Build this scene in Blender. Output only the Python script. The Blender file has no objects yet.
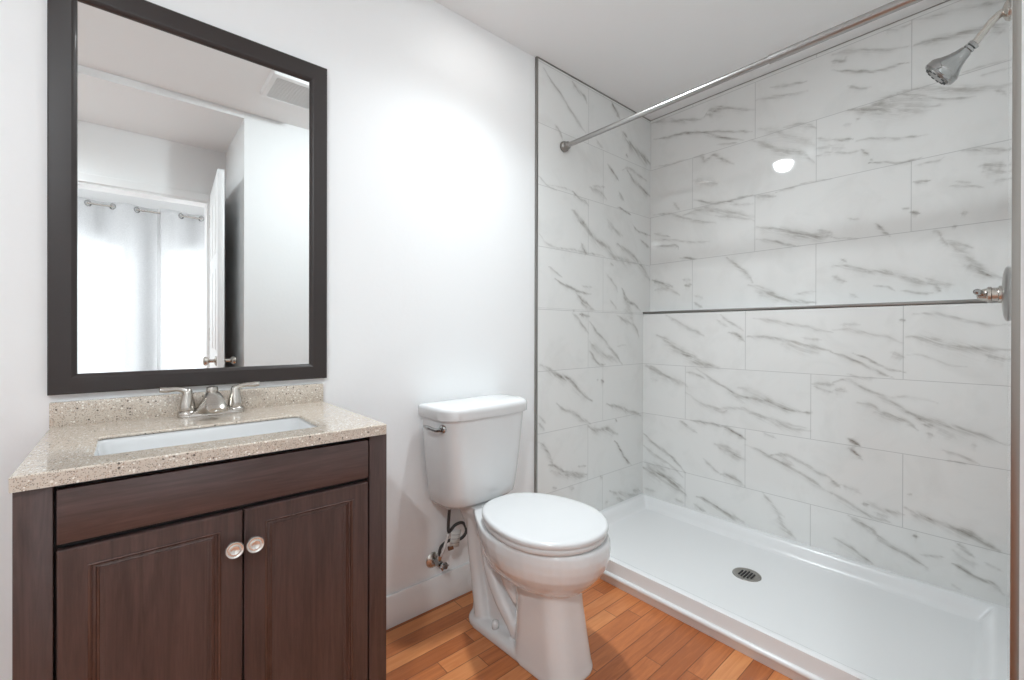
import bpy, bmesh, math, random
import numpy as np
from mathutils import Vector, Matrix
random.seed(7)
sc = bpy.context.scene
COL = sc.collection
PI = math.pi
# ---------------------------------------------------------------- camera
cam_data = bpy.data.cameras.new('camera')
cam = bpy.data.objects.new('camera', cam_data); COL.objects.link(cam)
cam_data.sensor_width = 36.0
cam_data.lens = 443.472 * 36.0 / 1024.0
cam_data.shift_y = -6.8837 / 1024.0
cam_data.clip_start = 0.0012
YAW, PITCH, ROLL = math.radians(40.796), math.radians(-0.1049), math.radians(0.1182)
cam.location = (0.0, -1.5663, 1.1126)
cam.rotation_mode = 'QUATERNION'
cam.rotation_quaternion = (Matrix.Rotation(-YAW, 4, 'Z') @ Matrix.Rotation(PI/2 + PITCH, 4, 'X') @ Matrix.Rotation(ROLL, 4, 'Z')).to_quaternion()
sc.camera = cam
# ---------------------------------------------------------------- world, lights, exposure
sc.view_settings.view_transform = 'Standard'
sc.view_settings.look = 'None'
sc.view_settings.gamma = 1.0
sc.view_settings.use_curve_mapping = False
sc.view_settings.exposure = 0.46
world = bpy.data.worlds.new('world'); sc.world = world; world.use_nodes = True
world.node_tree.nodes['Background'].inputs[0].default_value = (0.85, 0.92, 1.0, 1)
world.node_tree.nodes['Background'].inputs[1].default_value = 0.8
def area(name, loc, rot, sx, sy, power, color):
    l = bpy.data.lights.new(name, 'AREA'); l.shape = 'RECTANGLE'; l.size = sx; l.size_y = sy
    l.energy = power; l.color = color
    o = bpy.data.objects.new(name, l); COL.objects.link(o); o.location = loc; o.rotation_euler = rot
    return o
DAY_POWER = 12.0
SIDE_FILL_POWER = (30.0, 30.0)
WINDOWS = [(-0.86, -0.01), (0.27, 1.12)]
WIN_Z = (0.45, 1.985)
for a, b in WINDOWS:       # daylight entering by each bedroom window
    area('window_daylight', ((a+b)/2, -4.42, 1.25), (PI/2, 0, 0), b-a+0.1, 1.7, DAY_POWER, (0.95, 0.98, 1.0))
# fill light behind two added bedroom side windows, out of view
area('window_daylight_left', (-2.42, -3.42, 1.25), (0, -PI/2, 0), 1.9, 1.5, SIDE_FILL_POWER[0], (0.96, 0.98, 1.0))
area('window_daylight_right', (2.82, -3.42, 1.25), (0, PI/2, 0), 1.9, 1.5, SIDE_FILL_POWER[1], (0.96, 0.98, 1.0))
LIGHT_POS = (1.12, -0.325, 2.4526)
LIGHT_STRENGTH = 30.0
sl = bpy.data.lights.new('ceiling_downlight', 'SPOT'); sl.energy = 84.0; sl.color = (0.865, 0.955, 1.0)
sl.spot_size = math.radians(172); sl.spot_blend = 1.0; sl.shadow_soft_size = 0.06
slo = bpy.data.objects.new('ceiling_downlight', sl); COL.objects.link(slo); slo.location = (1.12, -0.325, 2.437); slo.rotation_euler = (math.radians(-38), math.radians(6), 0)
FILL_LIGHT_POS = (-0.70, -1.92, 2.4126)      # added fill light over the entry, shaped as a recessed downlight, out of view
sl2 = sl.copy(); sl2.energy = 82.0; slo2 = bpy.data.objects.new('entry_downlight', sl2); COL.objects.link(slo2)
slo2.location = (FILL_LIGHT_POS[0], FILL_LIGHT_POS[1], 2.398); slo2.rotation_euler = (math.radians(25), math.radians(-12), 0)
# ---------------------------------------------------------------- tree helpers
def mesh_obj(name, bm, m=None, parent=None, smooth=False, loc=None, autosmooth=None):
    me = bpy.data.meshes.new(name)
    bmesh.ops.recalc_face_normals(bm, faces=bm.faces)
    bm.to_mesh(me); bm.free()
    o = bpy.data.objects.new(name, me); COL.objects.link(o)
    if m: me.materials.append(m)
    if smooth or autosmooth:
        for p in me.polygons: p.use_smooth = True
    if autosmooth:
        e = o.modifiers.new('sharp', 'EDGE_SPLIT'); e.split_angle = math.radians(autosmooth)
    if parent: o.parent = parent
    if loc: o.location = loc
    return o
def thing(name, label, cat, loc=(0,0,0), rz=0, group=None):
    o = bpy.data.objects.new(name, None); COL.objects.link(o)
    o.empty_display_size = 0.05
    o.location = loc; o.rotation_euler = (0, 0, rz)
    o['label'] = label; o['category'] = cat; o['kind'] = 'thing'
    if group: o['group'] = group
    return o
def tag(o, label, cat, group=None):
    o['label'] = label; o['category'] = cat; o['kind'] = 'thing'
    if group: o['group'] = group
    return o
def struct(o, label=None):
    o['kind'] = 'structure'
    if label: o['label'] = label
    return o
def add_box(bm, x0, x1, y0, y1, z0, z1, bev=0.0, seg=2):
    g = bmesh.ops.create_cube(bm, size=1.0)
    vs = g['verts']
    for v in vs:
        v.co = Vector(((x0+x1)/2 + v.co.x*(x1-x0), (y0+y1)/2 + v.co.y*(y1-y0), (z0+z1)/2 + v.co.z*(z1-z0)))
    if bev > 0:
        es = list({e for v in vs for e in v.link_edges})
        bmesh.ops.bevel(bm, geom=es, offset=bev, segments=seg, affect='EDGES', profile=0.5)
def box(name, x0, x1, y0, y1, z0, z1, m, parent=None, bev=0.0, seg=2):
    bm = bmesh.new(); add_box(bm, x0, x1, y0, y1, z0, z1, bev, seg)
    return mesh_obj(name, bm, m, parent, autosmooth=35 if bev else None)
def prism(name, pts, z0, z1, m, parent=None):
    bm = bmesh.new()
    a = [bm.verts.new((x, y, z0)) for x, y in pts]; b = [bm.verts.new((x, y, z1)) for x, y in pts]
    n = len(pts)
    for i in range(n): bm.faces.new((a[i], a[(i+1) % n], b[(i+1) % n], b[i]))
    bm.faces.new(a[::-1]); bm.faces.new(b)
    return mesh_obj(name, bm, m, parent)
def loft(bm, rings, cap0=True, cap1=True, closed=False):
    R = [[bm.verts.new(p) for p in r] for r in rings]
    n = len(R[0]); k = len(R)
    for i in range(k if closed else k-1):
        A, B = R[i], R[(i+1) % k]
        for j in range(n):
            bm.faces.new((A[j], A[(j+1) % n], B[(j+1) % n], B[j]))
    if not closed:
        if cap0: bm.faces.new(R[0][::-1])
        if cap1: bm.faces.new(R[-1])
    return R
def rrect(cx, cy, hx, hy, r, z, n=6):
    out = []
    r = min(r, hx*0.999, hy*0.999)
    for sx, sy, a0 in ((1,1,0), (-1,1,90), (-1,-1,180), (1,-1,270)):
        for i in range(n+1):
            a = math.radians(a0 + 90*i/n)
            out.append((cx + sx*(hx-r) + r*math.cos(a), cy + sy*(hy-r) + r*math.sin(a), z))
    return out
def lathe(bm, prof, origin=(0,0,0), axis=(0,0,1), n=40, cap=True):
    """prof: list of (radius, height along axis)"""
    ax = Vector(axis).normalized()
    ref = Vector((0,0,1)) if abs(ax.z) < 0.9 else Vector((1,0,0))
    u = ax.cross(ref).normalized(); v = ax.cross(u)
    O = Vector(origin)
    rings = []
    for r, h in prof:
        r = max(r, 1e-5)
        rings.append([O + ax*h + (u*math.cos(2*PI*i/n) + v*math.sin(2*PI*i/n))*r for i in range(n)])
    loft(bm, rings, cap, cap)
def bez(pts, n=10):
    """Catmull-Rom through the points"""
    P = [Vector(p) for p in pts]
    P = [P[0]*2-P[1]] + P + [P[-1]*2-P[-2]]
    out = []
    for i in range(1, len(P)-2):
        for k in range(n):
            t = k/n
            out.append(0.5*((2*P[i]) + (P[i+1]-P[i-1])*t + (2*P[i-1]-5*P[i]+4*P[i+1]-P[i+2])*t*t + (3*P[i]-P[i-1]-3*P[i+1]+P[i+2])*t**3))
    out.append(P[-2])
    return out
def tube(bm, path, r, n=16, flat=1.0, up=(0,0,1), cap=True):
    """r: number or list; flat: height/width of the section"""
    P = [Vector(p) for p in path]; k = len(P)
    if not isinstance(r, (list, tuple)): r = [r]*k
    if len(r) != k:
        rr = []
        for i in range(k):
            t = i/(k-1)*(len(r)-1); a = int(min(t, len(r)-2)); rr.append(r[a]+(r[a+1]-r[a])*(t-a))
        r = rr
    T = [(P[min(i+1, k-1)]-P[max(i-1, 0)]).normalized() for i in range(k)]
    ref = Vector(up)
    if abs(T[0].dot(ref)) > 0.95: ref = Vector((1,0,0)) if abs(T[0].x) < 0.9 else Vector((0,1,0))
    u = T[0].cross(ref).normalized()
    rings = []
    for i in range(k):
        u = (u - T[i]*u.dot(T[i])).normalized(); v = T[i].cross(u)
        rings.append([P[i] + (u*math.cos(2*PI*j/n) + v*math.sin(2*PI*j/n)*flat)*r[i] for j in range(n)])
    loft(bm, rings, cap, cap)
# ---------------------------------------------------------------- materials
def newmat(name):
    m = bpy.data.materials.new(name); m.use_nodes = True
    nt = m.node_tree
    return m, nt, nt.nodes['Principled BSDF']
def N(nt, t, **kw):
    n = nt.nodes.new(t)
    for k, v in kw.items(): setattr(n, k, v)
    return n
def link(nt, a, b): nt.links.new(a, b)
def math_n(nt, op, a, b=None, c=None, clamp=False):
    n = nt.nodes.new('ShaderNodeMath'); n.operation = op; n.use_clamp = clamp
    for i, x in enumerate((a, b, c)):
        if x is None: continue
        if isinstance(x, (int, float)): n.inputs[i].default_value = x
        else: nt.links.new(x, n.inputs[i])
    return n.outputs[0]
def mixc(nt, f, a, b):
    n = nt.nodes.new('ShaderNodeMix'); n.data_type = 'RGBA'
    for idx, x in ((0, f), (6, a), (7, b)):
        if isinstance(x, (int, float)): n.inputs[idx].default_value = x
        elif isinstance(x, tuple): n.inputs[idx].default_value = (*x, 1) if len(x) == 3 else x
        else: nt.links.new(x, n.inputs[idx])
    return n.outputs[2]
def srgb(r, g, b):
    f = lambda c: (c/255/12.92) if c/255 <= 0.04045 else ((c/255+0.055)/1.055)**2.4
    return (f(r), f(g), f(b))
def noise(nt, scale, vec=None, detail=3, rough=0.5, dist=0.0):
    n = N(nt, 'ShaderNodeTexNoise'); n.inputs['Scale'].default_value = scale
    n.inputs['Detail'].default_value = detail; n.inputs['Roughness'].default_value = rough
    n.inputs['Distortion'].default_value = dist
    if vec is not None: link(nt, vec, n.inputs['Vector'])
    return n
def coords(nt, scale=(1,1,1), loc=(0,0,0), rot=(0,0,0)):
    tc = N(nt, 'ShaderNodeTexCoord'); mp = N(nt, 'ShaderNodeMapping')
    mp.inputs['Scale'].default_value = scale; mp.inputs['Location'].default_value = loc; mp.inputs['Rotation'].default_value = rot
    link(nt, tc.outputs['Object'], mp.inputs['Vector'])
    return mp.outputs[0]
def bump(nt, bsdf, height, strength, dist):
    b = N(nt, 'ShaderNodeBump'); b.inputs['Strength'].default_value = strength; b.inputs['Distance'].default_value = dist
    link(nt, height, b.inputs['Height']); link(nt, b.outputs[0], bsdf.inputs['Normal'])
def simple(name, col, rough=0.5, metal=0.0, coat=0.0, bump_scale=None, bump_strength=0.1, bump_dist=0.001, var=0.0, var_scale=3.0):
    m, nt, b = newmat(name)
    b.inputs['Base Color'].default_value = (*col, 1)
    b.inputs['Roughness'].default_value = rough; b.inputs['Metallic'].default_value = metal
    b.inputs['Coat Weight'].default_value = coat
    if var:
        n = noise(nt, var_scale, coords(nt), 4)
        lo = tuple(c*(1-var) for c in col); hi = tuple(min(1, c*(1+var)) for c in col)
        link(nt, mixc(nt, n.outputs[0], lo, hi), b.inputs['Base Color'])
    if bump_scale:
        n2 = noise(nt, bump_scale, coords(nt), 3)
        bump(nt, b, n2.outputs[0], bump_strength, bump_dist)
    return m
M_wall = simple('painted_wall', (0.895, 0.895, 0.895), 0.55, bump_scale=55, bump_strength=0.18, bump_dist=0.002)
M_wall_rough = simple('textured_painted_wall', (0.87, 0.87, 0.87), 0.55, bump_scale=60, bump_strength=0.2, bump_dist=0.002)
M_ceiling = simple('ceiling_paint', (0.92, 0.92, 0.92), 0.7, bump_scale=60, bump_strength=0.12, bump_dist=0.002)
M_trim = simple('trim_paint', (0.87, 0.87, 0.87), 0.35, bump_scale=20, bump_strength=0.03)
M_ceramic = simple('white_ceramic', (0.76, 0.76, 0.76), 0.08, coat=0.5, bump_scale=8, bump_strength=0.01)
M_seat = simple('white_seat_plastic', (0.70, 0.70, 0.70), 0.18, bump_scale=8, bump_strength=0.01)
M_pan = simple('white_acrylic', (0.80, 0.80, 0.80), 0.22, bump_scale=300, bump_strength=0.02)
M_chrome = simple('chrome', (0.40, 0.40, 0.395), 0.12, 1.0, bump_scale=20, bump_strength=0.01)
M_nickel = simple('brushed_nickel', (0.56, 0.53, 0.49), 0.27, 1.0, bump_scale=200, bump_strength=0.03)
M_darkchrome = simple('darkened_steel', (0.30, 0.29, 0.275), 0.28, 1.0, bump_scale=120, bump_strength=0.03)
M_steeltrim = simple('brushed_edge_trim', (0.36, 0.345, 0.32), 0.33, 1.0, bump_scale=150, bump_strength=0.04)
M_black = simple('dark_gap', (0.008, 0.007, 0.007), 0.6, bump_scale=20, bump_strength=0.02)
M_hose = simple('braided_hose', (0.09, 0.09, 0.09), 0.4, 0.6, bump_scale=900, bump_strength=0.8, bump_dist=0.002)
M_knob = simple('satin_knob', (0.80, 0.78, 0.74), 0.2, 0.75, bump_scale=60, bump_strength=0.02)
M_frame = simple('espresso_frame', srgb(44, 36, 34), 0.42, coat=0.05, bump_scale=40, bump_strength=0.03)
M_mirror, nt, b = newmat('mirror_glass')
b.inputs['Base Color'].default_value = (0.86, 0.87, 0.86, 1); b.inputs['Metallic'].default_value = 1; b.inputs['Roughness'].default_value = 0.0
M_rubber = simple('nozzle_rubber', (0.03, 0.03, 0.03), 0.5, bump_scale=30, bump_strength=0.05)
# espresso wood, grain along a chosen axis
def wood(name, axis, c0, c1, rough=0.34):
    m, nt, b = newmat(name)
    s = {'x': (1.5, 24, 24), 'z': (24, 24, 1.5)}[axis]
    v = coords(nt, s)
    n1 = noise(nt, 2.2, v, 6, 0.62, 1.2); n2 = noise(nt, 14, v, 3, 0.6)
    f = math_n(nt, 'ADD', math_n(nt, 'MULTIPLY', n1.outputs[0], 0.75), math_n(nt, 'MULTIPLY', n2.outputs[0], 0.25))
    r = N(nt, 'ShaderNodeMapRange'); r.inputs[1].default_value = 0.34; r.inputs[2].default_value = 0.66
    link(nt, f, r.inputs[0])
    link(nt, mixc(nt, r.outputs[0], c0, c1), b.inputs['Base Color'])
    b.inputs['Roughness'].default_value = rough
    b.inputs['Coat Weight'].default_value = 0.12; b.inputs['Coat Roughness'].default_value = 0.25
    bump(nt, b, n2.outputs[0], 0.06, 0.001)
    return m
M_wood_h = wood('espresso_wood_horizontal', 'x', srgb(62, 46, 43), srgb(90, 69, 65))
M_wood_v = wood('espresso_wood_vertical', 'z', srgb(60, 44, 41), srgb(86, 65, 60))
M_wood_edge = wood('espresso_moulding', 'z', srgb(60, 40, 35), srgb(92, 66, 58), 0.25)
# speckled cultured granite
def granite():
    m, nt, b = newmat('speckled_granite')
    v = coords(nt)
    base = mixc(nt, noise(nt, 30, v, 3).outputs[0], srgb(198, 185, 171), srgb(217, 206, 193))
    def specks(scale, thr, col, base):
        vo = N(nt, 'ShaderNodeTexVoronoi'); vo.inputs['Scale'].default_value = scale; link(nt, v, vo.inputs['Vector'])
        sep = N(nt, 'ShaderNodeSeparateColor'); link(nt, vo.outputs['Color'], sep.inputs[0])
        pick = math_n(nt, 'GREATER_THAN', sep.outputs[0], thr)
        near = math_n(nt, 'LESS_THAN', vo.outputs['Distance'], 0.42)
        return mixc(nt, math_n(nt, 'MULTIPLY', pick, near), base, col)
    c = specks(300, 0.62, srgb(188, 168, 150), base)
    c = specks(420, 0.74, srgb(150, 140, 130), c)
    c = specks(190, 0.80, srgb(236, 231, 222), c)
    c = specks(190, 0.95, srgb(104, 94, 86), c)
    c = specks(520, 0.80, srgb(160, 142, 126), c)
    link(nt, c, b.inputs['Base Color'])
    b.inputs['Roughness'].default_value = 0.13; b.inputs['Coat Weight'].default_value = 0.3
    return m
M_granite = granite()
# narrow hardwood strips running along X
def plank_mat():
    m, nt, b = newmat('hardwood_strips')
    tc = N(nt, 'ShaderNodeTexCoord'); sep = N(nt, 'ShaderNodeSeparateXYZ'); link(nt, tc.outputs['Object'], sep.inputs[0])
    W, L = 0.0628, 0.62
    yy = math_n(nt, 'DIVIDE', math_n(nt, 'ADD', sep.outputs[1], 10.0*W*100 + 0.8388), W)
    row = math_n(nt, 'FLOOR', yy); fy = math_n(nt, 'FRACT', yy)
    wn = N(nt, 'ShaderNodeTexWhiteNoise', noise_dimensions='1D'); link(nt, row, wn.inputs['W'])
    xx = math_n(nt, 'ADD', math_n(nt, 'DIVIDE', sep.outputs[0], L), math_n(nt, 'MULTIPLY', wn.outputs[0], 7.0))
    xi = math_n(nt, 'FLOOR', xx); fx = math_n(nt, 'FRACT', xx)
    cmb = N(nt, 'ShaderNodeCombineXYZ'); link(nt, row, cmb.inputs[0]); link(nt, xi, cmb.inputs[1])
    wn2 = N(nt, 'ShaderNodeTexWhiteNoise', noise_dimensions='3D'); link(nt, cmb.outputs[0], wn2.inputs['Vector'])
    # grain
    off = N(nt, 'ShaderNodeVectorMath', operation='MULTIPLY_ADD')
    link(nt, wn2.outputs['Color'], off.inputs[0]); off.inputs[1].default_value = (9, 9, 9)
    mp = N(nt, 'ShaderNodeMapping'); mp.inputs['Scale'].default_value = (3, 38, 1); link(nt, tc.outputs['Object'], mp.inputs['Vector'])
    link(nt, mp.outputs[0], off.inputs[2])
    g = noise(nt, 1.6, off.outputs[0], 6, 0.65, 0.8)
    ramp = N(nt, 'ShaderNodeValToRGB'); e = ramp.color_ramp.elements
    e[0].position = 0.0; e[0].color = (*srgb(156, 86, 46), 1); e[1].position = 1.0; e[1].color = (*srgb(220, 150, 96), 1)
    mid = e.new(0.5); mid.color = (*srgb(198, 120, 70), 1)
    tone = math_n(nt, 'ADD', math_n(nt, 'MULTIPLY', wn2.outputs['Value'], 0.75), math_n(nt, 'MULTIPLY', math_n(nt, 'SUBTRACT', g.outputs[0], 0.5), 1.1), clamp=True)
    tone = math_n(nt, 'ADD', tone, 0.08)
    link(nt, tone, ramp.inputs[0])
    ey = math_n(nt, 'MINIMUM', fy, math_n(nt, 'SUBTRACT', 1.0, fy)); ex = math_n(nt, 'MINIMUM', fx, math_n(nt, 'SUBTRACT', 1.0, fx))
    d = math_n(nt, 'MINIMUM', math_n(nt, 'MULTIPLY', ey, W), math_n(nt, 'MULTIPLY', ex, L))
    gap = math_n(nt, 'SUBTRACT', 1.0, math_n(nt, 'DIVIDE', d, 0.0021), clamp=True)
    c = mixc(nt, math_n(nt, 'MULTIPLY', gap, 0.85), ramp.outputs[0], srgb(74, 40, 22))
    link(nt, c, b.inputs['Base Color'])
    b.inputs['Roughness'].default_value = 0.36
    bump(nt, b, math_n(nt, 'MULTIPLY', gap, -1.0), 0.5, 0.001)
    return m
M_planks = plank_mat()
# marble-look tile: traced veins come in as a point attribute, grout from position
def tile_mat(name, axis, zbreak, p_lo, z_lo, n_lo, p_hi, seam, pitch, alt, parity):
    m, nt, b = newmat(name)
    tc = N(nt, 'ShaderNodeTexCoord'); sep = N(nt, 'ShaderNodeSeparateXYZ'); link(nt, tc.outputs['Object'], sep.inputs[0])
    h = sep.outputs[axis]; z = sep.outputs[2]
    lo = math_n(nt, 'DIVIDE', math_n(nt, 'SUBTRACT', z, z_lo), p_lo)
    hi = math_n(nt, 'ADD', math_n(nt, 'DIVIDE', math_n(nt, 'SUBTRACT', z, zbreak), p_hi), float(n_lo))
    up = math_n(nt, 'GREATER_THAN', z, zbreak)
    r = math_n(nt, 'ADD', math_n(nt, 'MULTIPLY', hi, up), math_n(nt, 'MULTIPLY', lo, math_n(nt, 'SUBTRACT', 1.0, up)))
    row = math_n(nt, 'FLOOR', r); fr = math_n(nt, 'FRACT', r)
    par = math_n(nt, 'PINGPONG', math_n(nt, 'ADD', row, float(parity)), 1.0)
    x = math_n(nt, 'DIVIDE', math_n(nt, 'SUBTRACT', math_n(nt, 'SUBTRACT', h, seam), math_n(nt, 'MULTIPLY', par, alt)), pitch)
    xi = math_n(nt, 'FLOOR', x); fx = math_n(nt, 'FRACT', x)
    dz = math_n(nt, 'MULTIPLY', math_n(nt, 'MINIMUM', fr, math_n(nt, 'SUBTRACT', 1.0, fr)), p_lo)
    dx = math_n(nt, 'MULTIPLY', math_n(nt, 'MINIMUM', fx, math_n(nt, 'SUBTRACT', 1.0, fx)), pitch)
    if axis == 1: dx = math_n(nt, 'ADD', dx, math_n(nt, 'LESS_THAN', h, -1.4))     # no cut tile at the right end
    d = math_n(nt, 'MINIMUM', dz, dx)
    grout = math_n(nt, 'SUBTRACT', 1.0, math_n(nt, 'DIVIDE', math_n(nt, 'SUBTRACT', d, 0.0007), 0.0012), clamp=True)
    cmb = N(nt, 'ShaderNodeCombineXYZ'); link(nt, row, cmb.inputs[0]); link(nt, xi, cmb.inputs[1])
    wn = N(nt, 'ShaderNodeTexWhiteNoise', noise_dimensions='3D'); link(nt, cmb.outputs[0], wn.inputs['Vector'])
    off = N(nt, 'ShaderNodeVectorMath', operation='MULTIPLY_ADD')
    link(nt, wn.outputs['Color'], off.inputs[0]); off.inputs[1].default_value = (7, 7, 7)
    link(nt, tc.outputs['Object'], off.inputs[2])
    cloud = noise(nt, 5.0, off.outputs[0], 5, 0.6, 0.6)
    fine = noise(nt, 70.0, tc.outputs['Object'], 5, 0.7)
    mid = noise(nt, 22.0, off.outputs[0], 4, 0.65, 0.5)
    at = N(nt, 'ShaderNodeAttribute', attribute_name='vein')
    cl = N(nt, 'ShaderNodeMapRange'); cl.inputs[1].default_value = 0.5; cl.inputs[2].default_value = 0.8; link(nt, cloud.outputs[0], cl.inputs[0])
    base = mixc(nt, math_n(nt, 'MULTIPLY', cl.outputs[0], 0.5), srgb(232, 232, 230), srgb(212, 212, 209))
    mod = math_n(nt, 'ADD', 0.30, math_n(nt, 'ADD', math_n(nt, 'MULTIPLY', fine.outputs[0], 0.55), math_n(nt, 'MULTIPLY', mid.outputs[0], 1.0)))
    vf = math_n(nt, 'MULTIPLY', at.outputs['Fac'], mod, clamp=True)
    # fine streaks that run along the veins
    al = (0.93, 0.36) if axis == 1 else (0.85, -0.53)
    along = math_n(nt, 'ADD', math_n(nt, 'MULTIPLY', h, al[0]), math_n(nt, 'MULTIPLY', z, al[1]))
    perp = math_n(nt, 'SUBTRACT', math_n(nt, 'MULTIPLY', z, al[0]), math_n(nt, 'MULTIPLY', h, al[1]))
    sc_ = N(nt, 'ShaderNodeCombineXYZ'); link(nt, math_n(nt, 'MULTIPLY', along, 11.0), sc_.inputs[0]); link(nt, math_n(nt, 'MULTIPLY', perp, 70.0), sc_.inputs[1]); link(nt, row, sc_.inputs[2])
    st = noise(nt, 1.0, sc_.outputs[0], 5, 0.68, 0.7)
    sm_ = N(nt, 'ShaderNodeMapRange'); sm_.inputs[1].default_value = 0.36; sm_.inputs[2].default_value = 0.66; sm_.inputs[3].default_value = 0.30; sm_.inputs[4].default_value = 1.30; link(nt, st.outputs[0], sm_.inputs[0])
    vf = math_n(nt, 'MULTIPLY', vf, sm_.outputs[0], clamp=True)
    veincol = mixc(nt, mid.outputs[0], srgb(120, 118, 114), srgb(146, 139, 127))
    c = mixc(nt, vf, base, veincol)
    c = mixc(nt, math_n(nt, 'MULTIPLY', grout, 0.55), c, srgb(150, 150, 148))
    link(nt, c, b.inputs['Base Color'])
    rg = math_n(nt, 'ADD', 0.045, math_n(nt, 'MULTIPLY', grout, 0.5))
    link(nt, rg, b.inputs['Roughness'])
    bump(nt, b, math_n(nt, 'MULTIPLY', grout, -1.0), 0.35, 0.0008)
    return m
M_tile_left = tile_mat('marble_tile_left', 0, 1.2330, 0.3055, 0.0040, 4, 0.3010, 2.0170, 0.6096, -0.129, 0)
M_tile_far_low = tile_mat('marble_tile_far_lower', 1, 5.0, 0.3055, 0.0040, 4, 0.300, -0.2900, 0.6190, -0.327, 0)
M_tile_far_up = tile_mat('marble_tile_far_upper', 1, 5.0, 0.2974, 0.0531, 4, 0.2974, -0.2900, 0.6170, -0.3420, 0)
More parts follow.
